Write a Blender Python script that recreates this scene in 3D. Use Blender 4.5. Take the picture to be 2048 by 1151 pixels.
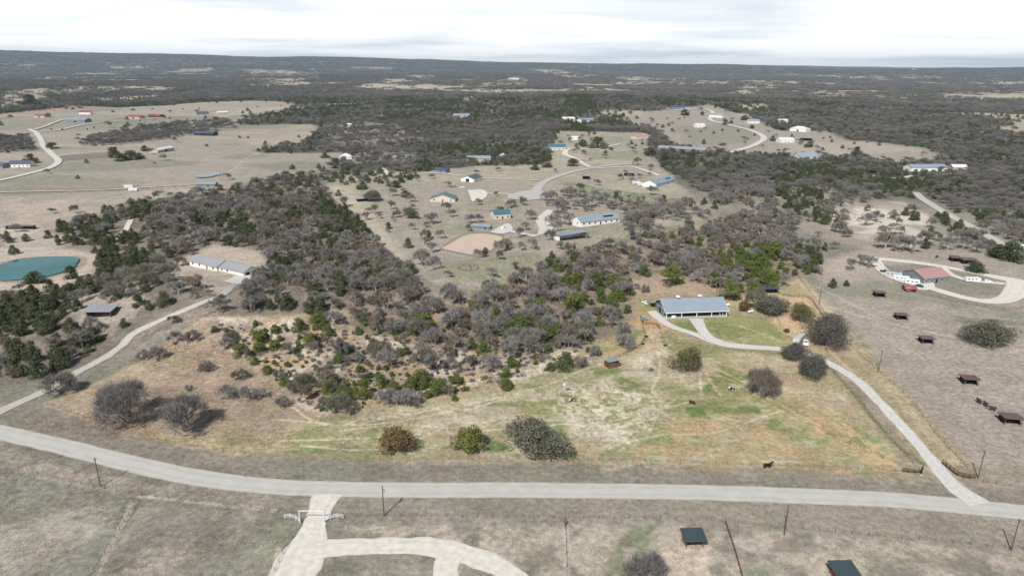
import bpy, math, random
import numpy as np
from mathutils import Matrix, Vector
C = bpy.context.scene
for o in list(bpy.data.objects): bpy.data.objects.remove(o)
rnd = random.Random(7); RS = np.random.RandomState(11)
R = math.radians
# ---------------------------------------------------------------- camera, sky, sun, exposure
CAMH = 115.0; F = 1365.0; PITCH = R(18.02); ROLL = R(0.364)
FW = np.array([0, math.cos(PITCH), -math.sin(PITCH)])
_r0 = np.array([1., 0, 0]); _u0 = np.array([0, math.sin(PITCH), math.cos(PITCH)])
RT = math.cos(ROLL)*_r0 + math.sin(ROLL)*_u0
UP = -math.sin(ROLL)*_r0 + math.cos(ROLL)*_u0
cam = bpy.data.objects.new('camera', bpy.data.cameras.new('camera')); C.collection.objects.link(cam)
cam.data.sensor_width = 36; cam.data.lens = 36*F/2048; cam.data.clip_start = 1; cam.data.clip_end = 120000
m = Matrix.Identity(4)
for i in range(3): m[i][0] = RT[i]; m[i][1] = UP[i]; m[i][2] = -FW[i]
m[2][3] = CAMH; cam.matrix_world = m; C.camera = cam
SUN_EL = R(46); SUN_AZ = R(180+24)          # compass-like azimuth measured from +Y towards +X
w = bpy.data.worlds.new('World'); C.world = w; w.use_nodes = True
nt = w.node_tree; nt.nodes.clear(); N = nt.nodes.new; L = nt.links.new
def wn(t, **k):
    n = N(t)
    for a, b in k.items(): setattr(n, a, b)
    return n
sky = wn('ShaderNodeTexSky', sky_type='NISHITA', sun_disc=False, sun_elevation=SUN_EL, sun_rotation=SUN_AZ, air_density=1.0, dust_density=1.5)
tc = N('ShaderNodeTexCoord'); sp = N('ShaderNodeSeparateXYZ'); L(tc.outputs['Generated'], sp.inputs[0])
def mth(op, a, b=None, c=None):
    n = wn('ShaderNodeMath', operation=op)
    for i, v in enumerate((a, b, c)):
        if v is None: continue
        if isinstance(v, (int, float)): n.inputs[i].default_value = v
        else: L(v, n.inputs[i])
    return n.outputs[0]
zc = mth('MAXIMUM', mth('ADD', sp.outputs[2], 0.06), 0.03)
cx = N('ShaderNodeCombineXYZ'); L(mth('DIVIDE', sp.outputs[0], zc), cx.inputs[0]); L(mth('DIVIDE', sp.outputs[1], zc), cx.inputs[1])
n1 = N('ShaderNodeTexNoise'); n1.inputs['Scale'].default_value = 0.30; n1.inputs['Detail'].default_value = 4; n1.inputs['Roughness'].default_value = 0.45; n1.inputs['Distortion'].default_value = 0.4; L(cx.outputs[0], n1.inputs[0])
cx2 = N('ShaderNodeMapping'); cx2.inputs['Rotation'].default_value = (0, 0, 0.5); cx2.inputs['Scale'].default_value = (0.5, 0.8, 1); cx2.inputs['Location'].default_value = (3.3, 1.7, 0); L(cx.outputs[0], cx2.inputs[0])
n2 = N('ShaderNodeTexNoise'); n2.inputs['Scale'].default_value = 0.5; n2.inputs['Detail'].default_value = 3; L(cx2.outputs[0], n2.inputs[0])
# cloud deck: bright bank low over the horizon, thinning to broken cloud and blue overhead
cr = N('ShaderNodeValToRGB'); L(mth('ADD', mth('MULTIPLY', n1.outputs[0], 0.55), mth('MULTIPLY', n2.outputs[0], 0.45)), cr.inputs[0])
e = cr.color_ramp.elements; e[0].position = 0.36; e[0].color = (0.60, 0.67, 0.74, 1); e[1].position = 0.53; e[1].color = (1.02, 1.02, 1.02, 1)
m1 = cr.color_ramp.elements.new(0.45); m1.color = (0.83, 0.865, 0.895, 1)
bank = N('ShaderNodeMapRange'); bank.inputs[1].default_value = 0.11; bank.inputs[2].default_value = 0.26; bank.inputs[3].default_value = 1; bank.inputs[4].default_value = 0; L(sp.outputs[2], bank.inputs[0])
hi = N('ShaderNodeMapRange'); hi.inputs[1].default_value = 0.5; hi.inputs[2].default_value = 0.66; hi.inputs[3].default_value = 0; hi.inputs[4].default_value = 0.3; L(n1.outputs[0], hi.inputs[0])
fac = mth('MAXIMUM', bank.outputs[0], hi.outputs[0])
bgs = N('ShaderNodeBackground'); L(sky.outputs[0], bgs.inputs[0]); bgs.inputs[1].default_value = 0.07
bgc = N('ShaderNodeBackground'); L(cr.outputs[0], bgc.inputs[0]); bgc.inputs[1].default_value = 1.03
mx = N('ShaderNodeMixShader'); L(fac, mx.inputs[0]); L(bgs.outputs[0], mx.inputs[1]); L(bgc.outputs[0], mx.inputs[2])
wo = N('ShaderNodeOutputWorld'); L(mx.outputs[0], wo.inputs[0])
sl = bpy.data.lights.new('sun', 'SUN'); sl.energy = 4.5; sl.angle = R(0.53); sl.color = (1, 0.955, 0.88)
so = bpy.data.objects.new('sun', sl); C.collection.objects.link(so); so.location = (-60, -120, 300)
sd = Vector((math.sin(SUN_AZ)*math.cos(SUN_EL), math.cos(SUN_AZ)*math.cos(SUN_EL), math.sin(SUN_EL)))
so.rotation_euler = sd.to_track_quat('Z', 'Y').to_euler()
vs = C.view_settings; vs.view_transform = 'Standard'; vs.look = 'None'; vs.exposure = 0.22; vs.gamma = 1; vs.use_curve_mapping = False
HAZE = 3.3e-5
C.cycles.max_bounces = 5; C.cycles.diffuse_bounces = 2; C.cycles.glossy_bounces = 2; C.cycles.transparent_max_bounces = 8; C.cycles.volume_bounces = 0
# ---------------------------------------------------------------- numbers: noise, terrain, projection
def vn(x, y, s=0):
    xi = np.floor(x).astype(np.int64); yi = np.floor(y).astype(np.int64); fx = x-xi; fy = y-yi
    fx = fx*fx*(3-2*fx); fy = fy*fy*(3-2*fy)
    def hsh(a, b):
        h = (a*374761393 + b*668265263 + s*974634777) & 0xffffffff
        h = ((h ^ (h >> 13))*1274126177) & 0xffffffff
        return ((h ^ (h >> 16)) & 0xffff)/65535.0
    a = hsh(xi, yi); b = hsh(xi+1, yi); c = hsh(xi, yi+1); d = hsh(xi+1, yi+1)
    return (a*(1-fx)+b*fx)*(1-fy) + (c*(1-fx)+d*fx)*fy
def fbm(x, y, s=0, o=3):
    t = 0; a = 1; n = 0
    for i in range(o): t = t + a*vn(x*2**i+17.3*i, y*2**i-9.1*i, s+i); n += a; a *= .5
    return t/n
def sstep(a, b, x): t = np.clip((x-a)/(b-a), 0, 1); return t*t*(3-2*t)
def flat(px, py):
    a = (px-1024)/F; b = (575.5-py)/F
    d = FW + a*RT + b*UP; t = -CAMH/d[2]; return d[0]*t, d[1]*t
RIDGE = [flat(*p) for p in ((300, 610), (450, 640), (700, 625), (925, 600), (1150, 500), (1330, 470), (1510, 425), (1640, 400))]
def seg_dist(x, y, pts):
    best = np.full(np.shape(x), 1e18)
    for (ax, ay), (bx, by) in zip(pts[:-1], pts[1:]):
        dx, dy = bx-ax, by-ay; l2 = dx*dx+dy*dy+1e-9
        t = np.clip(((x-ax)*dx+(y-ay)*dy)/l2, 0, 1)
        d = (x-ax-t*dx)**2+(y-ay-t*dy)**2
        best = np.minimum(best, d)
    return np.sqrt(best)
def H(x, y):
    x = np.asarray(x, float); y = np.asarray(y, float)
    D = np.hypot(x, y)
    h = 0.9*(vn(x/45, y/45, 1)-.5)*sstep(120, 260, D)
    h = h + 12.0*np.exp(-(seg_dist(x, y, RIDGE)/34.0)**2)*(0.8+0.4*vn(x/28, y/28, 5))
    h = h + 14*(vn(x/420, y/420, 2)-.5)*sstep(450, 1100, D)
    h = h + 34*(vn(x/1100+.3, y/1100, 3)-.45)*sstep(1200, 3200, D)
    h = h + 60*(fbm(x/3200, y/3200, 4, 2)-.45)*sstep(3000, 8000, D)
    mx_, my_ = flat(1110, 214)
    h = h + 26*np.exp(-(((x-mx_)/420)**2+((y-my_)/300)**2))
    pxh = 1024 + F*x/np.maximum(y, 1)
    k = np.clip(19-18*pxh/1600, 0.5, 24)
    h = h + (105+9.6*k + 22*(vn(x/1500, y/1500, 9)-.5))*sstep(9500, 14000, D)*(y > 0)
    return h
def proj(x, y, z):
    d = np.stack([x, y, z-CAMH], -1); dz = d@FW
    dz = np.where(np.abs(dz) < 1e-3, 1e-3, dz)
    return 1024+F*(d@RT)/dz, 575.5-F*(d@UP)/dz, dz
def unproj(P, dz=0.0):
    P = np.asarray(P, float).reshape(-1, 2)
    d = FW[None] + ((P[:, 0]-1024)/F)[:, None]*RT + ((575.5-P[:, 1])/F)[:, None]*UP
    ts = np.geomspace(110, 26000, 900)
    X = d[:, 0:1]*ts; Y = d[:, 1:2]*ts; Z = CAMH+d[:, 2:3]*ts
    g = Z - H(X, Y) - dz < 0; g[:, -1] = True
    i = np.maximum(np.argmax(g, 1), 1); lo = ts[i-1]; hi_ = ts[i]
    for _ in range(22):
        md = (lo+hi_)/2; b = CAMH+d[:, 2]*md - H(d[:, 0]*md, d[:, 1]*md) - dz < 0
        hi_ = np.where(b, md, hi_); lo = np.where(b, lo, md)
    return np.stack([d[:, 0]*hi_, d[:, 1]*hi_, H(d[:, 0]*hi_, d[:, 1]*hi_)], -1)
def at(px, py): return unproj([(px, py)])[0]
def mpp(p): # metres per photo pixel at world point
    return float((np.array([p[0], p[1], p[2]-CAMH])@FW)/F)
def resample(P, step):
    P = np.asarray(P, float); out = [P[0]]
    Q = np.vstack([2*P[0]-P[1], P, 2*P[-1]-P[-2]])
    for i in range(1, len(Q)-2):
        n = max(2, int(np.linalg.norm(Q[i+1][:2]-Q[i][:2])/step))
        for k in range(1, n+1):
            t = k/n; a, b, c, d = Q[i-1], Q[i], Q[i+1], Q[i+2]
            out.append(.5*((2*b)+(-a+c)*t+(2*a-5*b+4*c-d)*t*t+(-a+3*b-3*c+d)*t**3))
    return np.array(out)
def inpoly(x, y, P):
    P = np.asarray(P); r = np.zeros(np.shape(x), bool); n = len(P); j = n-1
    for i in range(n):
        xi, yi = P[i][:2]; xj, yj = P[j][:2]
        r ^= ((yi > y) != (yj > y)) & (x < (xj-xi)*(y-yi)/(yj-yi+1e-12)+xi)
        j = i
    return r
# ---------------------------------------------------------------- scene helpers
def tag(o, label=None, cat=None, group=None, kind=None):
    if label: o['label'] = label
    if cat: o['category'] = cat
    if group: o['group'] = group
    if kind: o['kind'] = kind
    return o
def empty(name, loc, rz=0, label=None, cat=None, group=None):
    o = bpy.data.objects.new(name, None); C.collection.objects.link(o); o.location = loc; o.rotation_euler.z = rz
    o.empty_display_size = .5
    return tag(o, label, cat, group)
def link(name, me, parent=None, loc=None, rz=0):
    o = bpy.data.objects.new(name, me); C.collection.objects.link(o)
    if parent: o.parent = parent
    if loc is not None: o.location = loc
    if rz: o.rotation_euler.z = rz
    return o
def npmesh(name, V, Fc, mats, midx=None, smooth=False):
    """V (n,3); Fc list of arrays (k,3) / (k,4)"""
    me = bpy.data.meshes.new(name); V = np.asarray(V, np.float32)
    Fc = [np.asarray(f, np.int32) for f in Fc if len(f)]
    nl = sum(f.size for f in Fc); nf = sum(len(f) for f in Fc)
    me.vertices.add(len(V)); me.vertices.foreach_set('co', V.ravel())
    me.loops.add(nl); me.loops.foreach_set('vertex_index', np.concatenate([f.ravel() for f in Fc]))
    tot = np.concatenate([np.full(len(f), f.shape[1], np.int32) for f in Fc]); st = np.concatenate([[0], np.cumsum(tot)[:-1]]).astype(np.int32)
    me.polygons.add(nf); me.polygons.foreach_set('loop_start', st); me.polygons.foreach_set('loop_total', tot)
    if midx is not None: me.polygons.foreach_set('material_index', np.asarray(midx, np.int32))
    me.polygons.foreach_set('use_smooth', np.full(nf, smooth))
    for mt in (mats if isinstance(mats, (list, tuple)) else [mats]): me.materials.append(mt)
    me.update(calc_edges=True); return me
class MB:
    def __init__(s): s.v = []; s.f = []
    def quad(s, *p):
        b = len(s.v); s.v += [tuple(q) for q in p]; s.f.append(tuple(range(b, b+len(p)))); return s
    def box(s, x0, y0, z0, x1, y1, z1):
        b = len(s.v)
        s.v += [(x0, y0, z0), (x1, y0, z0), (x1, y1, z0), (x0, y1, z0), (x0, y0, z1), (x1, y0, z1), (x1, y1, z1), (x0, y1, z1)]
        s.f += [tuple(b+i for i in q) for q in ((0, 3, 2, 1), (4, 5, 6, 7), (0, 1, 5, 4), (1, 2, 6, 5), (2, 3, 7, 6), (3, 0, 4, 7))]
        return s
    def slab(s, pts, t):   # polygon (ccw from above) given thickness t downwards
        b = len(s.v); n = len(pts)
        s.v += [tuple(p) for p in pts] + [(p[0], p[1], p[2]-t) for p in pts]
        s.f.append(tuple(range(b, b+n))); s.f.append(tuple(b+n+i for i in reversed(range(n))))
        for i in range(n): j = (i+1) % n; s.f.append((b+i, b+n+i, b+n+j, b+j))
        return s
    def extrude(s, prof, y0, y1):   # profile in xz extruded along y
        b = len(s.v); n = len(prof)
        s.v += [(p[0], y0, p[1]) for p in prof] + [(p[0], y1, p[1]) for p in prof]
        s.f.append(tuple(range(b, b+n))); s.f.append(tuple(b+n+i for i in reversed(range(n))))
        for i in range(n): j = (i+1) % n; s.f.append((b+i, b+n+i, b+n+j, b+j))
        return s
    def tube(s, a, c, r0, r1=None, n=8):
        r1 = r0 if r1 is None else r1; a = Vector(a); c = Vector(c); d = (c-a).normalized()
        u = d.orthogonal().normalized(); v = d.cross(u); b = len(s.v)
        for q, r in ((a, r0), (c, r1)):
            for i in range(n):
                t = 2*math.pi*i/n; s.v.append(tuple(q+u*math.cos(t)*r+v*math.sin(t)*r))
        for i in range(n): j = (i+1) % n; s.f.append((b+i, b+j, b+n+j, b+n+i))
        s.f.append(tuple(b+i for i in reversed(range(n)))); s.f.append(tuple(b+n+i for i in range(n)))
        return s
    def mesh(s, name, mat):
        me = bpy.data.meshes.new(name); me.from_pydata(s.v, [], s.f); me.materials.append(mat); me.update(); return me
    def build(s, name, mat, parent=None, loc=None, rz=0): return link(name, s.mesh(name, mat), parent, loc, rz)
def srgb(c): return tuple(((x/255)/12.92 if x/255 <= .04045 else ((x/255+.055)/1.055)**2.4) for x in c)
KA = 0.92
def alb(r, g, b, k=None): return tuple(v*(KA if k is None else k) for v in srgb((r, g, b)))
def mat(name, col, rough=.8, noise=0, nscale=1, metal=0, spec=.2, rib=None, rand=0, bump=0, coord='Object'):
    m = bpy.data.materials.new(name); m.use_nodes = True; t = m.node_tree; b = t.nodes['Principled BSDF']
    b.inputs['Roughness'].default_value = rough; b.inputs['Metallic'].default_value = metal; b.inputs['Specular IOR Level'].default_value = spec
    rgb = t.nodes.new('ShaderNodeRGB'); rgb.outputs[0].default_value = (*col, 1); out = rgb.outputs[0]
    tcn = t.nodes.new('ShaderNodeTexCoord')
    def mul(col_in, fac_out):
        q = t.nodes.new('ShaderNodeMix'); q.data_type = 'RGBA'; q.blend_type = 'MULTIPLY'; q.inputs[0].default_value = 1
        t.links.new(col_in, q.inputs[6]); t.links.new(fac_out, q.inputs[7]); return q.outputs[2]
    def rng(o, a, b_, lo, hi_):
        q = t.nodes.new('ShaderNodeMapRange'); q.inputs[1].default_value = a; q.inputs[2].default_value = b_; q.inputs[3].default_value = lo; q.inputs[4].default_value = hi_
        t.links.new(o, q.inputs[0]); return q.outputs[0]
    if noise:
        nz = t.nodes.new('ShaderNodeTexNoise'); nz.inputs['Scale'].default_value = nscale; nz.inputs['Detail'].default_value = 5
        t.links.new(tcn.outputs[coord], nz.inputs[0]); out = mul(out, rng(nz.outputs[0], .3, .7, 1-noise, 1+noise))
        if bump:
            bp = t.nodes.new('ShaderNodeBump'); bp.inputs['Strength'].default_value = bump; bp.inputs['Distance'].default_value = .2; t.links.new(nz.outputs[0], bp.inputs['Height']); t.links.new(bp.outputs[0], b.inputs['Normal'])
    if rib:
        wv = t.nodes.new('ShaderNodeTexWave'); wv.bands_direction = rib[0]; wv.inputs['Scale'].default_value = rib[1]; t.links.new(tcn.outputs['Object'], wv.inputs[0])
        out = mul(out, rng(wv.outputs[1], 0, 1, 1-rib[2], 1+rib[2]*.4))
    if rand:
        oi = t.nodes.new('ShaderNodeObjectInfo'); out = mul(out, rng(oi.outputs['Random'], 0, 1, 1-rand, 1+rand))
    t.links.new(out, b.inputs['Base Color']); return m
# ---------------------------------------------------------------- ground sheet: world grid, finer near the viewpoint's side of the valley
us = np.concatenate([np.linspace(-3.2, -.84, 60)[:-1], np.linspace(-.84, .84, 1250), np.linspace(.84, 3.2, 60)[1:]])
py = np.concatenate([np.arange(1190, 700, -1.5), np.arange(700, 300, -1.25), np.arange(300, 160, -.9), np.arange(160, 135, -.5)])
ang = PITCH+np.arctan((py-575.5)/F); Ds = CAMH/np.tan(ang)
Ds = np.concatenate([[-900, -300, -60, 20, 60, 90], Ds, np.geomspace(Ds[-1]*1.04, 24000, 30)])
DD, UU = np.meshgrid(Ds, us, indexing='ij'); GX = UU*np.maximum(DD, 110)*1.02; GY = DD.copy()
GZ = H(GX, GY); nr, nc = GX.shape
gx = GX.ravel(); gy = GY.ravel(); gD = np.hypot(gx, gy)
wa = np.clip(gD*.014, .8, 75)
wxx = gx + wa*(fbm(gx/(9), gy/9, 21, 2)-.5)*1.2*np.clip(300/gD, .2, 1) + wa*1.3*(fbm(gx/60, gy/60, 23, 2)-.5)
wyy = gy + wa*(fbm(gx/9, gy/9, 25, 2)-.5)*1.2*np.clip(300/gD, .2, 1) + wa*1.8*(fbm(gx/60, gy/60, 27, 2)-.5)
nA = fbm(gx/5, gy/5, 31, 3); nB = fbm(gx/28, gy/28, 33, 3); nC = fbm(gx/160, gy/160, 35, 3); nF = fbm(gx/1.7, gy/1.7, 37, 2)
col = np.zeros((len(gx), 3))
def lerp(a, b, t): return a*(1-t[:, None])+np.asarray(b)*t[:, None]
# base: winter grass and leaf litter
col[:] = alb(136, 129, 117)
col = lerp(col, alb(124, 126, 106), sstep(.5, .62, nB)*.7)
col = lerp(col, alb(160, 149, 132), sstep(.52, .66, nC*.6+nA*.4)*.7)
def region(c, P, soft=2., amt=1., brk=None, px=True, warp=True):
    """blend colour c inside the land polygon P (given by its corners as seen in the photo, laid on the ground)"""
    W = unproj(P)[:, :2] if px else np.asarray(P)
    X, Y = (wxx, wyy) if warp else (gx, gy)
    pad = soft*3+5
    s = np.where((X > W[:, 0].min()-pad) & (X < W[:, 0].max()+pad) & (Y > W[:, 1].min()-pad) & (Y < W[:, 1].max()+pad))[0]
    if not len(s): return
    x = X[s]; y = Y[s]; ins = inpoly(x, y, W); d = seg_dist(x, y, list(W)+[W[0]]); d = np.where(ins, d, -d)
    so = soft*np.clip(gD[s]/350, .6, 30); t = sstep(-so, so, d)*amt
    if brk is not None: n, a, b = brk; t = t*sstep(a, b, n[s])
    col[s] = lerp(col[s], c, t)
def line(c, P, wd=1., amt=1., brk=None, warp=.35):
    W = resample(unproj(P)[:, :2], 6)
    X = gx+(wxx-gx)*warp; Y = gy+(wyy-gy)*warp
    s = np.where((X > W[:, 0].min()-9) & (X < W[:, 0].max()+9) & (Y > W[:, 1].min()-9) & (Y < W[:, 1].max()+9))[0]
    if not len(s): return
    d = seg_dist(X[s], Y[s], list(W)); t = sstep(wd*.9, wd*.3, d)*amt*.85
    if brk is not None: n, a, b = brk; t = t*(.4+.6*sstep(a, b, n[s]))
    col[s] = lerp(col[s], c, t)
def blob(c, px, py_, rx, ry, amt=1., soft=2, brk=None):
    region(c, [(px+rx*math.cos(t), py_+ry*math.sin(t)) for t in np.linspace(0, 2*math.pi, 9)[:-1]], soft, amt, brk)
STRAW = alb(170, 154, 130); TAN = alb(160, 145, 125); GREEN = alb(108, 121, 80); CHALK = alb(203, 196, 178); ORANGE = alb(180, 160, 132)
OLIVE = alb(142, 137, 110); LITTER = alb(128, 115, 102); FARWOOD = alb(100, 96, 88)
PINK = alb(170, 155, 137); GGREY = alb(132, 132, 114); WHITE = alb(222, 216, 203)
# far country
def clearing(x, y): return sstep(.60, .64, fbm(x/430, y/430, 51, 3))*sstep(1250, 1600, np.hypot(x, y))*sstep(10500, 8500, np.hypot(x, y))
far = sstep(620, 900, gD); col = lerp(col, FARWOOD, far); col = lerp(col, alb(84, 90, 74), far*sstep(.46, .6, nC)); col = lerp(col, alb(126, 118, 108), far*sstep(.55, .7, nB)*.6)
FIELDS = [ # light open clearings between the far woods
 [(0, 183), (150, 172), (250, 168), (347, 176), (340, 183), (200, 184), (95, 188), (90, 205), (40, 205), (0, 222)],
 [(486, 139), (560, 140), (643, 147), (640, 153), (500, 152)], [(493, 168), (560, 159), (600, 158), (625, 172), (560, 175), (495, 173)],
 [(720, 170), (775, 162), (800, 158), (885, 170), (880, 178), (720, 175)], [(938, 172), (985, 163), (1030, 153), (1072, 163), (1060, 170), (940, 178)],
 [(1050, 137), (1130, 140), (1200, 152), (1120, 153)], [(1205, 146), (1348, 155), (1350, 168), (1260, 165)],
 [(1348, 155), (1462, 163), (1460, 169), (1348, 172)], [(1470, 173), (1530, 160), (1610, 163), (1600, 172), (1480, 186)],
 [(1598, 190), (1650, 180), (1715, 185), (1700, 196), (1610, 196)], [(1748, 190), (1800, 187), (1840, 194), (1800, 201), (1750, 197)],
 [(1842, 188), (1940, 184), (2060, 176), (2060, 198), (1900, 196)], [(150, 146), (240, 143), (240, 149), (160, 151)], [(40, 129), (70, 128), (75, 133), (40, 133)],
 [(355, 138), (430, 136), (430, 143), (360, 144)], [(1790, 150), (1900, 153), (1880, 158), (1790, 156)], [(1660, 152), (1780, 152), (1770, 158), (1670, 157)],
 [(1260, 190), (1290, 186), (1300, 194), (1270, 197)], [(925, 195), (945, 192), (950, 202), (925, 206)], [(1480, 212), (1520, 205), (1540, 214), (1500, 221)],
 [(1940, 165), (2040, 168), (2040, 173), (1940, 171)], [(220, 133), (300, 132), (300, 137), (220, 138)], [(700, 133), (790, 134), (780, 139), (700, 138)]]
LEFTF = [(-60, 238), (0, 228), (150, 212), (240, 215), (400, 208), (540, 203), (595, 212), (560, 226), (500, 234), (470, 250), (620, 248), (640, 258), (600, 290), (510, 300), (520, 306), (680, 305), (760, 300), (830, 305), (800, 325), (700, 330), (640, 345), (560, 355), (480, 372), (420, 385), (330, 395), (250, 405), (180, 440), (100, 470), (0, 500), (-60, 510)]
NEIGH = [(645, 370), (700, 350), (760, 342), (850, 345), (950, 332), (1100, 330), (1115, 262), (1290, 265), (1300, 300), (1330, 345), (1375, 385), (1440, 415), (1400, 440), (1240, 475), (1150, 500), (1060, 548), (990, 583), (900, 572), (850, 565), (780, 510), (700, 430)]
UPPER = [(1348, 215), (1420, 210), (1500, 235), (1560, 262), (1650, 262), (1700, 280), (1850, 295), (1900, 318), (1780, 325), (1640, 312), (1540, 310), (1470, 305), (1400, 300), (1348, 290), (1310, 260), (1230, 238)]
CLEAR4 = [(1670, 420), (1740, 410), (1800, 402), (1860, 430), (1885, 470), (1850, 500), (1700, 480), (1660, 455)]
PAST = [(1640, 545), (1660, 520), (1760, 495), (1900, 505), (2120, 520), (2120, 990), (1955, 962), (1860, 850), (1740, 690)]
SPARSE1 = [(650, 250), (740, 243), (840, 255), (850, 285), (760, 296), (650, 295)]
col = lerp(col, alb(176, 162, 140), clearing(gx, gy)*.9)
_r = random.Random(3)
for _ in range(20):
    fx_ = _r.uniform(-60, 2100); fy_ = _r.choice((_r.uniform(134, 160), _r.uniform(150, 215))); w_ = _r.uniform(14, 60)*(.6 if fy_ > 170 else 1); h_ = _r.uniform(.6, 1.6)*(1+(fy_-130)/40)
    if inpoly(np.array([fx_]), np.array([fy_]), [(-100, 180), (620, 180), (620, 260), (-100, 260)])[0]: continue
    FIELDS.append([(fx_+w_*math.cos(t_)*_r.uniform(.7, 1.3), fy_+h_*math.sin(t_)*_r.uniform(.6, 1.3)) for t_ in np.linspace(0, 2*math.pi, 9)[:-1]])
for P in FIELDS: region(alb(178, 164, 142), P, 2.5, .85, (nB*.5+nC*.5, .36, .52))
region(alb(158, 148, 134), LEFTF, 3); region(GGREY, LEFTF, 3, .75, (nC, .48, .6)); region(PINK, LEFTF, 3, .8, (fbm(gx/300, gy/60, 61, 3), .52, .66))
region(alb(138, 136, 120), [(0, 236), (160, 240), (380, 235), (540, 220), (560, 228), (440, 246), (200, 262), (0, 262)], 3, .6)
region(alb(182, 168, 150), [(430, 225), (560, 214), (590, 212), (540, 222), (450, 234)], 3, .6)
region(alb(182, 164, 146), [(0, 400), (140, 385), (330, 375), (470, 372), (420, 385), (250, 405), (100, 440), (0, 470)], 3, .7, (nB, .4, .6))
region(GGREY, [(0, 372), (130, 375), (260, 372), (320, 380), (200, 385), (0, 392)], 3, .8); region(GGREY, [(10, 345), (180, 355), (300, 365), (180, 372), (0, 366)], 3, .6)
region(alb(120, 110, 103), [(105, 312), (215, 306), (225, 314), (130, 322)], 2, .8); region(alb(175, 120, 100), [(-10, 216), (120, 205), (190, 214), (60, 226), (-10, 232)], 3, .4)
region(alb(176, 160, 140), [(460, 262), (620, 250), (635, 257), (590, 285), (500, 292)], 3, .5)
region(alb(165, 150, 136), SPARSE1, 4, .7, (nB, .42, .58))
region(alb(160, 148, 134), NEIGH, 3); region(alb(142, 142, 112), NEIGH, 3, .7, (nB, .47, .62)); region(alb(178, 166, 140), NEIGH, 3, .6, (nC*.5+nB*.5, .5, .6))
region(alb(112, 128, 84), [(1130, 365), (1200, 375), (1290, 385), (1400, 400), (1330, 420), (1230, 405), (1140, 385)], 3, .85, (nA, .3, .5)); region(alb(138, 142, 112), [(1165, 305), (1290, 300), (1290, 320), (1180, 320)], 3, .8)
region(alb(140, 138, 108), [(870, 520), (1000, 515), (1080, 500), (1100, 520), (1000, 565), (890, 555)], 3, .7); region(alb(185, 172, 146), [(650, 375), (700, 372), (790, 480), (850, 560), (800, 520), (690, 430)], 3, .7)
region(alb(158, 148, 136), UPPER, 3); region(alb(144, 138, 124), [(1352, 250), (1480, 250), (1510, 275), (1450, 292), (1370, 290)], 3, .9); region(alb(176, 162, 146), [(1560, 285), (1700, 283), (1850, 300), (1700, 310), (1580, 305)], 3, .6)
region(alb(165, 152, 136), CLEAR4, 5); region(alb(205, 194, 176), CLEAR4, 4, .9, (nB, .42, .58)); region(alb(160, 145, 130), [(1560, 440), (1660, 445), (1780, 490), (1900, 500), (1760, 505), (1650, 480)], 4, .8)
region(alb(168, 152, 138), PAST, 4); region(alb(182, 166, 151), PAST, 4, .7, (fbm(gx/80, gy/25, 63, 3), .45, .62)); region(alb(150, 142, 126), PAST, 3, .6, (nC, .52, .64))
region(alb(132, 134, 112), [(1640, 575), (1760, 560), (1900, 590), (2048, 625), (2048, 640), (1850, 600), (1700, 600)], 3, .7); region(alb(118, 120, 98), [(1905, 628), (2060, 640), (2060, 650), (1905, 640)], 2, .7)
region(alb(136, 130, 116), [(1770, 530), (1850, 528), (1990, 560), (2010, 590), (1900, 590), (1800, 570)], 2, .9)
# left woodland floor
WLEFT = [(-60, 500), (70, 465), (180, 440), (250, 405), (420, 385), (600, 345), (640, 372), (700, 430), (760, 490), (830, 560), (880, 590), (925, 607), (700, 622), (405, 633), (250, 690), (200, 722), (60, 760), (-60, 770)]
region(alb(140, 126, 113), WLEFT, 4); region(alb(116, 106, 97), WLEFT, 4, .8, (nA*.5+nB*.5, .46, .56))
region(alb(188, 172, 155), [(-20, 495), (100, 492), (170, 500), (200, 520), (190, 545), (140, 575), (-20, 580)], 3, .95); region(alb(186, 168, 148), [(330, 530), (420, 490), (520, 505), (540, 540), (450, 585), (350, 570)], 3, .9); region(alb(196, 184, 164), [(0, 455), (60, 450), (160, 480), (90, 497), (0, 492)], 3, .6)
region(alb(168, 154, 140), [(150, 600), (260, 560), (300, 590), (260, 640), (160, 650)], 3, .8)
# property: dense wood floor, pale rocky slope, dry hillside, meadow
PWOOD = [(600, 640), (925, 606), (1150, 498), (1515, 425), (1560, 480), (1606, 555), (1500, 590), (1450, 600), (1300, 590), (1265, 640), (1180, 692), (1050, 702), (900, 702), (800, 680), (700, 660)]
PSLOPE = [(400, 636), (600, 636), (700, 660), (900, 700), (1180, 690), (1215, 715), (1100, 750), (1000, 785), (860, 803), (640, 832), (590, 800), (540, 740), (450, 700)]
PROP = [(90, 806), (405, 636), (925, 610), (1150, 498), (1515, 425), (1955, 955), (1150, 922), (770, 920), (480, 910), (262, 870)]
region(alb(164, 150, 118), PROP, 2, warp=False); region(OLIVE, PROP, 2, .75, (nB, .45, .6)); region(STRAW, PROP, 2, .7, (nA, .48, .64))
region(alb(163, 146, 128), [(90, 806), (405, 636), (450, 690), (560, 760), (620, 830), (560, 870), (300, 862), (262, 868)], 2); region(alb(150, 132, 116), [(90, 806), (405, 636), (450, 690), (560, 760), (620, 830), (300, 862)], 2, .7, (nA, .45, .6))
region(alb(174, 156, 130), [(110, 808), (230, 742), (330, 860), (270, 868)], 3, .6, (nA, .35, .6))
region(alb(158, 142, 130), PSLOPE, 3); region(alb(196, 187, 172), PSLOPE, 3, .85, (nA*.7+nB*.3, .47, .6)); region(alb(178, 152, 116), PSLOPE, 3, .7, (fbm(gx/12, gy/12, 67, 3), .55, .66))
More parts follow.
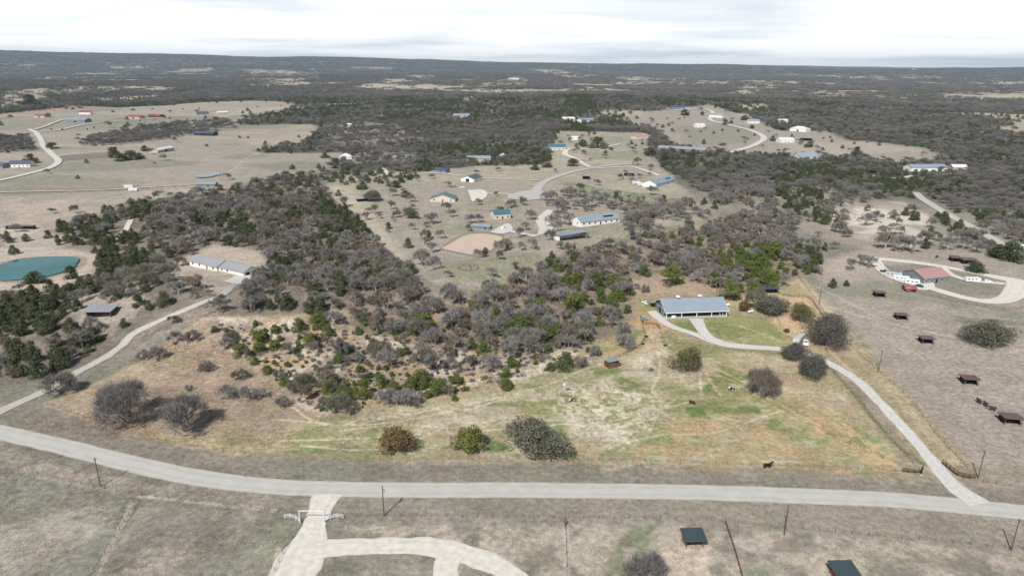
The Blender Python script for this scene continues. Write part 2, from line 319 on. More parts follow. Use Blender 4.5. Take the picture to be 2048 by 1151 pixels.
region(alb(200, 190, 172), [(930, 770), (1040, 735), (1150, 700), (1165, 725), (1060, 765), (950, 800)], 2, .8, (nA, .4, .55)); region(alb(188, 165, 125), [(850, 795), (960, 770), (1060, 770), (960, 800), (860, 812)], 2, .7, (nA, .35, .55))
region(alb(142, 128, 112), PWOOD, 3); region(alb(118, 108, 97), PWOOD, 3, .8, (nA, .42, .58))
region(alb(166, 148, 128), [(1262, 560), (1330, 545), (1430, 575), (1440, 592), (1310, 595), (1295, 640), (1262, 640)], 3, .95); region(alb(178, 150, 116), [(1240, 640), (1300, 625), (1325, 650), (1320, 665), (1285, 655)], 2, .9)
region(alb(144, 140, 92), [(1265, 595), (1310, 600), (1320, 625), (1270, 622)], 2, .9); region(alb(140, 144, 92), [(1170, 690), (1250, 655), (1290, 665), (1275, 700), (1200, 725)], 2, .9, (nA, .3, .5)); region(GREEN, [(1210, 665), (1275, 655), (1285, 672), (1230, 700)], 2, .8, (nA, .38, .5))
# meadow
MEAD = [(600, 840), (860, 803), (1100, 752), (1215, 715), (1290, 690), (1400, 690), (1560, 705), (1640, 735), (1815, 940), (1150, 922), (770, 920), (480, 905)]
region(alb(160, 151, 122), MEAD, 2); region(alb(132, 138, 98), MEAD, 2, .8, (nB, .44, .6)); region(alb(186, 180, 162), MEAD, 2, .5, (fbm(gx/14, gy/5, 81, 3), .5, .64)); region(STRAW, MEAD, 2, .7, (nA, .5, .62))
region(alb(186, 178, 158), [(650, 850), (760, 830), (1000, 790), (1130, 770), (1100, 830), (960, 862), (800, 870), (680, 870)], 3, .6, (nA, .4, .56))
region(CHALK, [(1100, 790), (1200, 765), (1300, 785), (1350, 830), (1300, 870), (1240, 890), (1150, 865)], 7, .95, (nA*.5+nF*.5, .4, .56)); region(CHALK, [(1250, 740), (1290, 690), (1330, 700), (1310, 745)], 3, .6, (nA, .4, .56))
region(alb(192, 184, 160), [(1080, 780), (1150, 775), (1220, 760), (1330, 800), (1300, 850), (1250, 900), (1200, 905), (1150, 850)], 4, .75, (nF, .36, .56))
region(alb(172, 153, 122), [(1290, 860), (1420, 850), (1560, 865), (1720, 900), (1815, 942), (1400, 930), (1280, 920)], 4, .85, (nA, .3, .6)); region(alb(170, 150, 120), [(1330, 835), (1420, 815), (1500, 835), (1650, 870), (1600, 900), (1400, 890)], 4, .6, (nA, .42, .58))
for b in ((1060, 830, 25, 6), (1390, 822, 18, 5), (1160, 900, 30, 5), (1350, 860, 26, 8), (1290, 815, 14, 5), (1210, 795, 20, 9)): blob(alb(168, 148, 118), *b, .8, 2, (nA, .3, .5))
for b in ((1440, 770, 60, 22), (1395, 820, 50, 16), (1180, 745, 70, 10), (1260, 770, 30, 16), (1090, 912, 60, 8), (850, 895, 60, 9), (965, 880, 22, 10), (1480, 820, 70, 10), (1000, 895, 30, 10), (1570, 850, 40, 14), (1690, 690, 22, 5), (650, 905, 90, 7), (1090, 870, 40, 22)):
    blob(alb(102, 122, 70), *b, .95, 3, (nA, .4, .54))
region(alb(180, 158, 130), [(1560, 800), (1640, 830), (1760, 890), (1815, 942), (1740, 925), (1620, 860)], 3, .85, (nA, .28, .5)); blob(ORANGE, 1340, 770, 40, 14, .6, 3, (nA, .4, .55)); region(ORANGE, [(1175, 720), (1230, 700), (1275, 660), (1290, 680), (1250, 715), (1210, 740)], 2, .8, (nA, .3, .5))
# paddocks north and east of the drive
region(alb(158, 144, 118), [(1630, 690), (1700, 690), (1860, 860), (1950, 950), (1900, 950), (1790, 830), (1700, 745)], 2, .9); region(alb(176, 160, 136), [(1640, 600), (1700, 690), (1770, 760), (1930, 935), (1905, 925), (1740, 760), (1640, 650)], 2, .8, (nA, .3, .5))
region(alb(148, 136, 122), [(1645, 730), (1700, 765), (1790, 860), (1845, 925), (1800, 915), (1730, 830)], 2, .95); region(alb(140, 142, 96), [(1330, 640), (1470, 630), (1560, 640), (1570, 690), (1470, 690), (1390, 670)], 2, .9); region(alb(172, 160, 124), [(1400, 660), (1500, 660), (1570, 680), (1480, 690)], 3, .7, (nA, .4, .56))
region(alb(106, 124, 74), [(1345, 640), (1385, 640), (1390, 662), (1355, 658)], 1.5, .85); region(GREEN, [(1405, 640), (1460, 640), (1500, 665), (1470, 680), (1430, 668)], 2, .7, (nA, .36, .5)); region(GREEN, [(1470, 650), (1580, 665), (1590, 675), (1500, 685)], 2, .4, (nA, .4, .55))
region(alb(190, 165, 134), [(1560, 590), (1625, 600), (1680, 680), (1640, 690), (1560, 660), (1545, 640), (1590, 615)], 2, .9); region(alb(188, 172, 150), [(1600, 560), (1625, 590), (1680, 660), (1720, 710), (1650, 600)], 2, .9)
region(alb(140, 138, 98), [(1325, 665), (1350, 675), (1450, 690), (1560, 700), (1570, 712), (1440, 700), (1340, 688)], 1.5, .9); region(alb(184, 168, 142), [(1285, 650), (1318, 655), (1335, 690), (1300, 710), (1275, 690)], 2, .95); region(alb(180, 165, 140), [(1400, 700), (1500, 705), (1600, 735), (1560, 745), (1450, 722)], 3, .6, (nA, .35, .55))
# bottom strip
region(alb(136, 127, 115), [(-60, 800), (90, 806), (262, 880), (480, 922), (770, 932), (1150, 932), (1955, 968), (2120, 990), (2120, 1012), (1400, 968), (800, 960), (400, 935), (0, 838)], 2, .9); region(alb(132, 130, 112), [(480, 922), (770, 932), (1150, 932), (1700, 955), (1700, 975), (1150, 960), (770, 958), (480, 945)], 3, .8, (nB, .4, .55))
region(alb(150, 140, 126), [(-60, 885), (100, 915), (300, 962), (600, 996), (1200, 1000), (1800, 1018), (2120, 1050), (2120, 1105), (1560, 1055), (1100, 1036), (700, 1032), (280, 990), (-60, 915)], 2, .9); region(alb(172, 155, 140), [(60, 912), (200, 940), (330, 970), (300, 985), (180, 965), (50, 935)], 3, .8, (nA, .35, .5)); region(alb(128, 130, 108), [(680, 1005), (900, 1003), (1100, 1005), (1090, 1030), (700, 1030)], 3, .6, (nB, .4, .55))
region(alb(142, 139, 127), [(-60, 930), (280, 995), (180, 1160), (-60, 1160)], 3, .7, (nB, .42, .6)); region(alb(138, 138, 120), [(-60, 950), (120, 980), (100, 1060), (-60, 1060)], 3, .6, (nA, .4, .6)); region(alb(160, 150, 134), [(290, 1000), (450, 1010), (560, 1030), (540, 1160), (200, 1160)], 4, .6, (nA*.5+nB*.5, .47, .58)); region(alb(134, 136, 112), [(380, 1070), (600, 1040), (560, 1130), (380, 1160)], 5, .7, (nB, .42, .58))
region(alb(180, 166, 148), [(700, 1058), (900, 1050), (1130, 1045), (1400, 1050), (2120, 1105), (2120, 1180), (1050, 1180), (960, 1100), (760, 1085)], 3, .85, (nA*.6+nB*.4, .4, .56)); region(alb(116, 130, 90), [(1260, 1050), (1320, 1050), (1290, 1110), (1240, 1160), (1200, 1160), (1230, 1100)], 3, .8, (nA, .36, .52)); 
region(alb(172, 160, 144), [(60, 1030), (200, 1000), (240, 1040), (120, 1120), (0, 1150), (-40, 1090)], 5, .7, (nB*.5+nA*.5, .45, .58)); region(alb(176, 164, 148), [(250, 1080), (380, 1110), (330, 1160), (180, 1160)], 4, .7, (nA, .42, .58))
for b in ((1420, 1095, 22, 18), (1070, 1110, 30, 16), (1520, 1145, 40, 14), (1780, 1135, 50, 16), (1560, 1055, 50, 8), (1590, 940, 40, 5), (1830, 968, 50, 9), (1180, 940, 40, 5)): blob(alb(114, 128, 92), *b, .75, 3, (nA, .4, .55))
region(alb(202, 180, 160), [(1330, 1090), (1430, 1085), (1430, 1160), (1290, 1160)], 3, .8, (nA, .3, .5)); region(alb(180, 166, 150), [(1200, 925), (1320, 930), (1300, 950), (1210, 948)], 3, .8, (nA, .3, .5))
# bare worn trails and vehicle tracks
TR = alb(206, 194, 170); TR2 = alb(204, 172, 132)
for P in ([(590, 815), (620, 838), (680, 848), (760, 840), (860, 822), (1000, 795), (1110, 765), (1200, 728)], [(640, 850), (760, 848), (900, 825), (1050, 790)], [(545, 838), (610, 843), (660, 848)], [(560, 880), (700, 878), (820, 870), (960, 862), (1080, 848)], [(600, 892), (700, 900), (760, 898)],
          [(1045, 850), (1130, 848), (1240, 838), (1320, 820), (1380, 805)], [(1245, 885), (1330, 868), (1420, 868), (1520, 835), (1560, 820)], [(1410, 745), (1430, 780), (1440, 790)], [(1300, 860), (1330, 815), (1350, 800)], [(1310, 700), (1320, 730), (1305, 780)], [(930, 822), (1000, 800), (1050, 785)], [(680, 862), (800, 850), (900, 856)], [(1400, 745), (1402, 790)], [(1325, 700), (1345, 735)], [(1150, 850), (1220, 850), (1290, 830)]):
    line(TR, P, .9, .85, (nF, .2, .5))
for P in ([(1400, 725), (1460, 752), (1540, 800), (1640, 850), (1740, 905)], [(1395, 735), (1470, 765), (1560, 822), (1660, 872), (1790, 930)], [(1550, 765), (1620, 810), (1700, 855), (1790, 925)], [(1570, 775), (1660, 830), (1750, 900)], [(1410, 715), (1500, 750), (1620, 815)], [(1530, 790), (1600, 830), (1700, 880), (1800, 935)], [(1580, 745), (1640, 800), (1680, 840)]):
    line(TR2, P, .8, .7, (nF, .2, .5))
for P in ([(0, 384), (120, 382), (260, 378), (420, 370)], [(450, 350), (500, 312), (530, 300)], [(265, 1005), (240, 1060), (190, 1160)], [(285, 990), (400, 1003), (560, 1022)], [(1130, 1050), (1133, 1160)], [(1450, 1065), (1400, 1110)], [(1660, 700), (1760, 810), (1850, 905), (1890, 945)], [(560, 1100), (540, 1160)], [(1480, 650), (1560, 680)], [(1640, 575), (1800, 650), (2048, 690)], [(1650, 612), (1790, 650), (2048, 700)]):
    line(alb(196, 180, 160), P, 1.3, .7, (nF, .15, .45))
for P in ([(1650, 730), (1690, 768), (1740, 832), (1800, 895), (1845, 925)], [(1320, 672), (1330, 690), (1345, 700)], [(1290, 672), (1270, 695), (1230, 715)]): line(alb(92, 108, 56), P, 1.5, .7, (nA, .3, .5))
line(alb(150, 136, 118), [(-25, 547), (10, 524), (60, 516), (120, 513), (158, 516), (163, 526), (147, 540), (110, 552), (50, 562), (0, 562)], 4.5, 1.)
_W = unproj(PROP)[:, :2]; _d = seg_dist(gx, gy, list(_W)+[_W[0]]); _o = np.where(inpoly(gx, gy, _W), 0, sstep(0, 6, _d)); _l = (col@np.array([.3, .55, .15]))[:, None]*np.array([.95, .95, .89])
col = lerp(col, _l, .30*_o)   # grazed, greyer land outside the fences
idx = np.arange(nr*nc).reshape(nr, nc); Q = np.stack([idx[:-1, :-1], idx[:-1, 1:], idx[1:, 1:], idx[1:, :-1]], -1).reshape(-1, 4)
def ground_material():
    m = bpy.data.materials.new('ground_soil'); m.use_nodes = True; t = m.node_tree; b = t.nodes['Principled BSDF']; b.inputs['Roughness'].default_value = .95; b.inputs['Specular IOR Level'].default_value = .05
    at_ = t.nodes.new('ShaderNodeAttribute'); at_.attribute_name = 'soil'; g = t.nodes.new('ShaderNodeNewGeometry'); out = at_.outputs['Color']
    hts = None
    for sc_, lo, hi_, de in ((.09, .88, 1.12, 4), (.55, .74, 1.24, 4), (2.3, .80, 1.2, 3)):
        nz = t.nodes.new('ShaderNodeTexNoise'); nz.inputs['Scale'].default_value = sc_; nz.inputs['Detail'].default_value = de; nz.inputs['Roughness'].default_value = .62; t.links.new(g.outputs['Position'], nz.inputs[0])
        mr = t.nodes.new('ShaderNodeMapRange'); mr.inputs[1].default_value = .34; mr.inputs[2].default_value = .66; mr.inputs[3].default_value = lo; mr.inputs[4].default_value = hi_; t.links.new(nz.outputs[0], mr.inputs[0])
        q = t.nodes.new('ShaderNodeMix'); q.data_type = 'RGBA'; q.blend_type = 'MULTIPLY'; q.inputs[0].default_value = 1; t.links.new(out, q.inputs[6]); t.links.new(mr.outputs[0], q.inputs[7]); out = q.outputs[2]; last = nz
    bp = t.nodes.new('ShaderNodeBump'); bp.inputs['Strength'].default_value = .6; bp.inputs['Distance'].default_value = .35; t.links.new(last.outputs[0], bp.inputs['Height']); t.links.new(bp.outputs[0], b.inputs['Normal'])
    t.links.new(out, b.inputs['Base Color']); return m
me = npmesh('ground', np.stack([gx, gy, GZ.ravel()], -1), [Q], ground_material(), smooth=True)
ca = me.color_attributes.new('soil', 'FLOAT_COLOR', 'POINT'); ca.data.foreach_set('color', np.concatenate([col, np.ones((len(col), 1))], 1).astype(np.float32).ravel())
tag(link('ground', me), kind='structure')
# ---------------------------------------------------------------- roads, drives, yards, water (draped sheets)
EXCL = []   # (points, radius) kept clear of wild trees
def grid_z(x, y): return H(x, y)
def ribbon(name, P, wd, mt, lift=.12, rag=0., step=4., px=True, ext=None, clear=3.):
    W = unproj(P) if px else np.asarray(P, float)
    S = resample(W[:, :2], step); n = len(S); T = np.gradient(S, axis=0); T /= np.linalg.norm(T, axis=1)[:, None]+1e-9; Nn = np.stack([-T[:, 1], T[:, 0]], 1)
    wds = np.interp(np.linspace(0, 1, n), np.linspace(0, 1, len(wd)), wd) if isinstance(wd, (list, tuple)) else np.full(n, wd)
    K = 9; V = []
    for k in range(K):
        u = k/(K-1)-.5; q = S+Nn*(wds*u)[:, None]
        if rag and k in (0, K-1): q = q+Nn*((fbm(q[:, 0]/3, q[:, 1]/3, 71+k, 2)-.5)*rag*2)[:, None]
        D = np.hypot(q[:, 0], q[:, 1]); V.append(np.column_stack([q, H(q[:, 0], q[:, 1])+lift*np.clip(D/400, .5, 12)-(0.0 if 0 < k < K-1 else .02)]))
    V = np.stack(V, 1); acr = np.tile(np.linspace(-.5, .5, K), n); ii = np.arange(n*K).reshape(n, K); Qs = np.stack([ii[:-1, :-1], ii[1:, :-1], ii[1:, 1:], ii[:-1, 1:]], -1).reshape(-1, 4)[:, ::-1]
    me_ = npmesh(name, V.reshape(-1, 3), [Qs], mt, smooth=True); me_.attributes.new('across', 'FLOAT', 'POINT').data.foreach_set('value', acr.astype(np.float32))
    o = link(name, me_); tag(o, kind='structure'); EXCL.append((S, float(np.max(wds))/2+clear)); return o
def sheet(name, P, mt, lift=.14, clear=2., smoothp=True, zflat=False, rag=.0):
    W = unproj(P)[:, :2]; W = resample(np.vstack([W, W[0]]), 3.)[:-1] if smoothp else W
    if zflat: W = W+(np.stack([fbm(W[:, 0]/9, W[:, 1]/9, 95, 2), fbm(W[:, 0]/9, W[:, 1]/9, 96, 2)], 1)-.5)*5
    c = W.mean(0); rings = [c+(W-c)*s for s in (1, .8, .6, .4, .2)]; n = len(W); V = []
    z0 = min(H(W[:, 0], W[:, 1]))
    for r in rings:
        D = np.hypot(r[:, 0], r[:, 1]); V.append(np.column_stack([r, (H(r[:, 0], r[:, 1]) if not zflat else H(r[:, 0], r[:, 1])) + lift*np.clip(D/400, .5, 12)]))
    V = np.vstack(V+[np.array([[c[0], c[1], float(H(c[0], c[1]))+lift]])]); Fq = []; Ft = []
    for k in range(4):
        for i in range(n): j = (i+1) % n; Fq.append((k*n+i, k*n+j, (k+1)*n+j, (k+1)*n+i))
    for i in range(n): Ft.append((4*n+i, 4*n+(i+1) % n, 5*n))
    A = sum(W[i][0]*W[(i+1) % n][1]-W[(i+1) % n][0]*W[i][1] for i in range(n))
    if A < 0: Fq = [f[::-1] for f in Fq]; Ft = [f[::-1] for f in Ft]
    if zflat: V[:, 2] = np.percentile(V[:, 2], 85)+.1
    o = link(name, npmesh(name, V, [Fq, Ft], mt, smooth=True)); tag(o, kind='structure'); EXCL.append((np.vstack([W, W*.5+c*.5, c[None]]), clear+max(1, .5*float(np.min(np.linalg.norm(W-c, axis=1)))*.8))); return o
M = {}
M['asphalt'] = mat('chip_seal_road', alb(197, 195, 190, .74), .9, .07, .25, bump=.05); M['gravel'] = mat('pale_gravel', alb(206, 204, 200, .78), .95, .13, .9, bump=.15)
M['side_gravel'] = mat('grey_gravel', alb(190, 186, 178, .76), .95, .15, .9, bump=.15); M['white_gravel'] = mat('white_caliche', alb(220, 215, 205, .76), .95, .12, .5, bump=.1); M['arena'] = mat('arena_sand', alb(204, 184, 166, .8), .95, .05, .15); M['concrete'] = mat('concrete_pad', alb(186, 184, 180, .8), .9, .06, .5); M['dirt'] = mat('packed_dirt', alb(196, 176, 152), .95, .1, .4)
M['teal_water'] = mat('teal_water', (.03, .13, .125), .1, .3, .045, spec=.5); M['blue_water'] = mat('blue_water', (.03, .06, .09), .1, spec=.6)
def wear(m, lo, edge):
    t = m.node_tree; b = t.nodes['Principled BSDF']; src = b.inputs['Base Color'].links[0].from_socket; at_ = t.nodes.new('ShaderNodeAttribute'); at_.attribute_name = 'across'
    n = t.nodes.new('ShaderNodeTexNoise'); n.inputs['Scale'].default_value = .18; n.inputs['Detail'].default_value = 4; tcn = t.nodes.new('ShaderNodeTexCoord'); t.links.new(tcn.outputs['Object'], n.inputs[0])
    def mt(op, a, b_=0., c=0.):
        q = t.nodes.new('ShaderNodeMath'); q.operation = op
        for i, v in enumerate((a, b_, c)):
            if isinstance(v, (int, float)): q.inputs[i].default_value = v
            else: t.links.new(v, q.inputs[i])
        return q.outputs[0]
    ab = mt('ADD', mt('ABSOLUTE', at_.outputs['Fac']), mt('MULTIPLY', mt('SUBTRACT', n.outputs[0], .5), .22)); tr = mt('MULTIPLY', mt('SMOOTH_MIN', mt('ABSOLUTE', mt('SUBTRACT', ab, .23)), .12, .05), 1/.12)
    r = t.nodes.new('ShaderNodeMapRange'); r.inputs[1].default_value = 0; r.inputs[2].default_value = .8; r.inputs[3].default_value = lo; r.inputs[4].default_value = 1.03; t.links.new(tr, r.inputs[0])
    e = t.nodes.new('ShaderNodeMapRange'); e.inputs[1].default_value = .40; e.inputs[2].default_value = .5; e.inputs[3].default_value = 0; e.inputs[4].default_value = .75; t.links.new(ab, e.inputs[0])
    q = t.nodes.new('ShaderNodeMix'); q.data_type = 'RGBA'; q.blend_type = 'MULTIPLY'; q.inputs[0].default_value = 1; t.links.new(src, q.inputs[6]); t.links.new(r.outputs[0], q.inputs[7])
    q2 = t.nodes.new('ShaderNodeMix'); q2.data_type = 'RGBA'; t.links.new(e.outputs[0], q2.inputs[0]); t.links.new(q.outputs[2], q2.inputs[6]); q2.inputs[7].default_value = (*edge, 1); t.links.new(q2.outputs[2], b.inputs['Base Color'])
wear(M['asphalt'], .93, alb(160, 150, 136)); wear(M['side_gravel'], 1.04, alb(150, 142, 124)); wear(M['gravel'], 1.06, alb(160, 148, 128)); wear(M['white_gravel'], .95, alb(206, 198, 184, .78)); wear(M['dirt'], 1.05, alb(158, 146, 124))
ribbon('road', [(-260, 800), (-120, 836), (0, 863.5), (100, 886), (200, 911), (300, 935), (400, 955), (500, 968), (620, 976), (800, 979), (1000, 979), (1200, 981), (1400, 984), (1600, 991), (1800, 1000), (2048, 1024), (2200, 1043), (2360, 1070)], 7.6, M['asphalt'], .12, .3, 4)
ribbon('driveway', [(1958, 1008), (1935, 992), (1905, 970), (1885, 948), (1850, 905), (1800, 848), (1760, 805), (1720, 765), (1680, 738), (1640, 718), (1590, 702), (1540, 696), (1480, 692), (1430, 684), (1390, 668), (1350, 655), (1330, 645), (1315, 633), (1302, 622)], [8, 6, 4.6, 4.6, 4.4, 4.4, 4.4, 4.6, 4.6, 4.6, 5, 5, 5, 6, 5, 4, 4, 5, 5], M['gravel'], .16, .6, 2.5)
ribbon('driveway', [(1442, 686), (1420, 676), (1404, 660), (1396, 645), (1391, 637)], [6, 5, 5, 6, 7], M['gravel'], .2, .5, 2)
ribbon('driveway', [(-60, 850), (0, 822), (60, 795), (110, 770), (160, 741), (215, 712), (245, 690), (262, 670), (300, 650), (350, 628), (405, 605), (450, 585), (478, 562), (470, 548)], [5.5, 5, 4.6, 4.2, 4, 4, 4, 4, 4, 4, 3.8, 3.5, 4, 5], M['side_gravel'], .2, .8, 4, clear=1.2)
ribbon('driveway', [(655, 988), (645, 1010), (632, 1040), (622, 1070), (605, 1110), (580, 1160), (560, 1210)], [9, 6.5, 6.5, 9, 12, 11, 10], M['white_gravel'], .15, .6, 2)
ribbon('driveway', [(615, 1105), (680, 1093), (760, 1092), (850, 1092), (910, 1102), (960, 1118), (1010, 1140), (1060, 1180)], [7, 6.5, 6, 6.5, 7.5, 7, 6, 6], M['white_gravel'], .19, .7, 2); ribbon('driveway', [(905, 1105), (895, 1125), (890, 1165)], [7, 6, 6], M['white_gravel'], .23, .5, 2)
ribbon('road', [(-60, 372), (0, 361), (60, 347), (100, 336), (117, 323), (106, 311), (88, 294), (82, 280), (72, 266), (58, 259)], 8, M['gravel'], .3, 0, 8); ribbon('path', [(75, 264), (110, 262), (170, 250), (210, 245), (300, 238), (380, 231)], 7, M['gravel'], .3, 0, 10); ribbon('path', [(70, 260), (95, 252), (128, 240), (160, 236)], 6, M['gravel'], .34, 0, 10)
ribbon('path', [(108, 314), (140, 310), (205, 304), (240, 305)], 5, M['gravel'], .3, 0, 8); ribbon('path', [(-40, 386), (90, 383), (250, 378), (340, 372), (400, 369)], 4, M['dirt'], .3, 0, 8)
ribbon('road', [(1065, 396), (1075, 378), (1090, 363), (1130, 348), (1180, 337), (1230, 330), (1290, 328)], [14, 9, 8, 8, 8, 8, 8], M['concrete'], .25, 0, 6); sheet('road', [(1015, 391), (1050, 382), (1090, 384), (1098, 394), (1060, 401), (1020, 398)], M['concrete'], .34, smoothp=True)
ribbon('driveway', [(1060, 393), (1010, 388), (975, 386), (950, 385)], 4, M['white_gravel'], .3, 0, 5); sheet('driveway', [(935, 381), (965, 380), (975, 390), (960, 403), (945, 403), (940, 392)], M['white_gravel'], .3)
ribbon('driveway', [(1080, 361), (1020, 359), (965, 356)], 3.5, M['white_gravel'], .3, 0, 6); ribbon('driveway', [(920, 352), (880, 347), (830, 349), (800, 352)], 3.5, M['white_gravel'], .3, 0, 6); ribbon('driveway', [(775, 350), (770, 340), (760, 336)], 4, M['white_gravel'], .3, 0, 4)
ribbon('driveway', [(1180, 335), (1150, 318), (1130, 309), (1135, 300), (1150, 297), (1185, 300), (1225, 292), (1240, 288)], [6, 6, 8, 9, 6, 5, 5, 5], M['white_gravel'], .3, 0, 5); ribbon('driveway', [(1195, 337), (1260, 334), (1300, 345), (1318, 352)], 5, M['white_gravel'], .3, 0, 5)
ribbon('driveway', [(1100, 420), (1085, 440), (1092, 458), (1080, 470), (1060, 470), (1020, 462)], [6, 10, 12, 10, 6, 5], M['gravel'], .3, 0, 5); sheet('driveway', [(980, 465), (1015, 447), (1025, 460), (1005, 468)], M['gravel'], .3)
ribbon('road', [(1350, 221), (1400, 218), (1425, 225), (1420, 240), (1440, 247), (1480, 256), (1515, 267), (1528, 278), (1510, 290), (1480, 300), (1460, 306)], 11, M['gravel'], .3, 0, 8); sheet('arena', [(882, 497), (940, 469), (1000, 473), (998, 487), (965, 509), (925, 507)], M['arena'], .25)
ribbon('driveway', [(1745, 517), (1780, 520), (1850, 528), (1920, 540), (2000, 556), (2030, 562), (2035, 575), (2020, 595), (1990, 603), (1950, 600), (1900, 588), (1860, 576), (1830, 568), (1790, 556), (1765, 540), (1745, 517)], [8, 8, 7, 6.5, 7, 11, 11, 11, 9, 7, 7, 8, 7.5, 7, 7, 9], M['white_gravel'], .25, .2, 4); ribbon('driveway', [(1885, 535), (1900, 548), (1930, 560), (1960, 564), (2010, 568)], 4.5, M['white_gravel'], .29, 0, 4)
sheet('driveway', [(1800, 545), (1850, 552), (1870, 575), (1840, 580), (1810, 562)], M['white_gravel'], .29); ribbon('road', [(1830, 385), (1845, 398), (1880, 420), (1930, 447), (1975, 472), (2020, 497), (2080, 525)], 8, M['asphalt'], .25, 0, 6)
ribbon('path', [(1740, 352), (1790, 357), (1830, 352)], 6, M['white_gravel'], .3, 0, 8); sheet('driveway', [(445, 562), (485, 545), (520, 538), (512, 556), (470, 568)], M['white_gravel'], .3); ribbon('path', [(232, 480), (250, 462), (262, 440)], 4, M['white_gravel'], .3, .5, 5)
sheet('pond', [(-25, 545), (10, 525), (60, 517), (120, 514), (155, 517), (160, 526), (145, 538), (110, 550), (50, 560), (0, 560)], M['teal_water'], .25, 1.5, zflat=True)
sheet('pond', [(390, 352), (410, 347), (438, 346), (440, 350), (420, 355), (395, 357)], M['blue_water'], .3, 1, zflat=True)
# ---------------------------------------------------------------- trees: prototypes
def leaf_mat(name, cols, rough=.75, nsc=.6, nz=.28):
    m = bpy.data.materials.new(name); m.use_nodes = True; t = m.node_tree; b = t.nodes['Principled BSDF']; b.inputs['Roughness'].default_value = rough; b.inputs['Specular IOR Level'].default_value = .15
    oi = t.nodes.new('ShaderNodeObjectInfo'); r = t.nodes.new('ShaderNodeValToRGB'); t.links.new(oi.outputs['Random'], r.inputs[0])
    el = r.color_ramp.elements; el[0].color = (*cols[0], 1); el[1].color = (*cols[-1], 1)
    for i, c in enumerate(cols[1:-1]): e = el.new((i+1)/(len(cols)-1)); e.color = (*c, 1)
    g = t.nodes.new('ShaderNodeNewGeometry'); n = t.nodes.new('ShaderNodeTexNoise'); n.inputs['Scale'].default_value = nsc; n.inputs['Detail'].default_value = 3; t.links.new(g.outputs['Position'], n.inputs[0])
    mr = t.nodes.new('ShaderNodeMapRange'); mr.inputs[1].default_value = .35; mr.inputs[2].default_value = .65; mr.inputs[3].default_value = 1-nz; mr.inputs[4].default_value = 1+nz; t.links.new(n.outputs[0], mr.inputs[0])
    q = t.nodes.new('ShaderNodeMix'); q.data_type = 'RGBA'; q.blend_type = 'MULTIPLY'; q.inputs[0].default_value = 1; t.links.new(r.outputs[0], q.inputs[6]); t.links.new(mr.outputs[0], q.inputs[7]); t.links.new(q.outputs[2], b.inputs['Base Color'])
    return m
BARK = mat('bark', (.13, .11, .10), .9, .3, 2); BARKP = mat('pale_bark', (.34, .32, .29), .9, .3, 2)
TW = leaf_mat('bare_twigs', [(.170, .158, .150), (.215, .202, .194), (.255, .242, .234), (.195, .185, .178), (.210, .184, .162)])
TWD = leaf_mat('dark_twigs', [(.165, .152, .148), (.175, .165, .158)]); TWF = leaf_mat('far_twigs', [(.115, .110, .102), (.160, .150, .142), (.190, .178, .170), (.122, .122, .100)], nsc=.02); TWG = leaf_mat('grey_green_twigs', [(.15, .145, .11), (.165, .158, .12)])
JB = leaf_mat('bright_juniper_leaves', [(.105, .135, .030), (.085, .118, .032), (.120, .140, .034), (.080, .105, .036)], .8, .9)
JD = leaf_mat('dark_juniper_leaves', [(.062, .080, .036), (.078, .092, .040), (.056, .074, .036), (.090, .098, .044)], .8, .5)
OAKL = leaf_mat('live_oak_leaves', [(.125, .125, .095), (.115, .117, .088)], .8, .9); OAKD = leaf_mat('dusky_oak_leaves', [(.098, .094, .082), (.104, .10, .086)], .8, .9)
OAKY = leaf_mat('yellow_green_leaves', [(.125, .135, .035), (.13, .14, .04)], .8, .9); OAKB = leaf_mat('brown_leaves', [(.155, .105, .045), (.15, .10, .05)], .8, .9); OAKO = leaf_mat('olive_brown_leaves', [(.125, .118, .055), (.12, .11, .055)], .8, .9); REDL = leaf_mat('rust_leaves', [(.165, .085, .05), (.155, .082, .05)], .8, .9)
def tube_arrays(segs, n=4):
    """segs: list of (a, b, r0, r1)"""
    A = np.array([s[0] for s in segs], float); B = np.array([s[1] for s in segs], float); r0 = np.array([s[2] for s in segs]); r1 = np.array([s[3] for s in segs])
    d = B-A; d /= np.linalg.norm(d, axis=1)[:, None]+1e-9; h = np.where(np.abs(d[:, 2:3]) > .9, [[1., 0, 0]], [[0, 0, 1.]]); u = np.cross(d, h); u /= np.linalg.norm(u, axis=1)[:, None]; v = np.cross(d, u)
    th = np.arange(n)*2*math.pi/n; ring = np.cos(th)[None, :, None]*u[:, None]+np.sin(th)[None, :, None]*v[:, None]
    V = np.concatenate([A[:, None]+ring*r0[:, None, None], B[:, None]+ring*r1[:, None, None]], 1)
    b = np.arange(len(segs))[:, None, None]*2*n; i = np.arange(n); j = (i+1) % n; q = np.stack([i, j, n+j, n+i], -1)[None]
    return V.reshape(-1, 3), (b+q).reshape(-1, 4)
def tris(P, Dv, ln, wd, rs):
    """thin slivers starting at P pointing along Dv"""
    s = rs.normal(size=P.shape); s -= (s*Dv).sum(1)[:, None]*Dv; s /= np.linalg.norm(s, axis=1)[:, None]+1e-9
    V = np.stack([P-s*wd[:, None], P+s*wd[:, None], P+Dv*ln[:, None]], 1).reshape(-1, 3)
    return V, np.arange(len(V)).reshape(-1, 3)
def quads(P, Nn, sz, rs):
    u = rs.normal(size=P.shape); u -= (u*Nn).sum(1)[:, None]*Nn; u /= np.linalg.norm(u, axis=1)[:, None]+1e-9; v = np.cross(Nn, u); a = u*sz[:, None]; b = v*(sz*rs.uniform(.5, 1, len(sz)))[:, None]
    V = np.stack([P-a, P-b*.8, P+a, P+b], 1).reshape(-1, 3); return V, np.arange(len(V)).reshape(-1, 4)
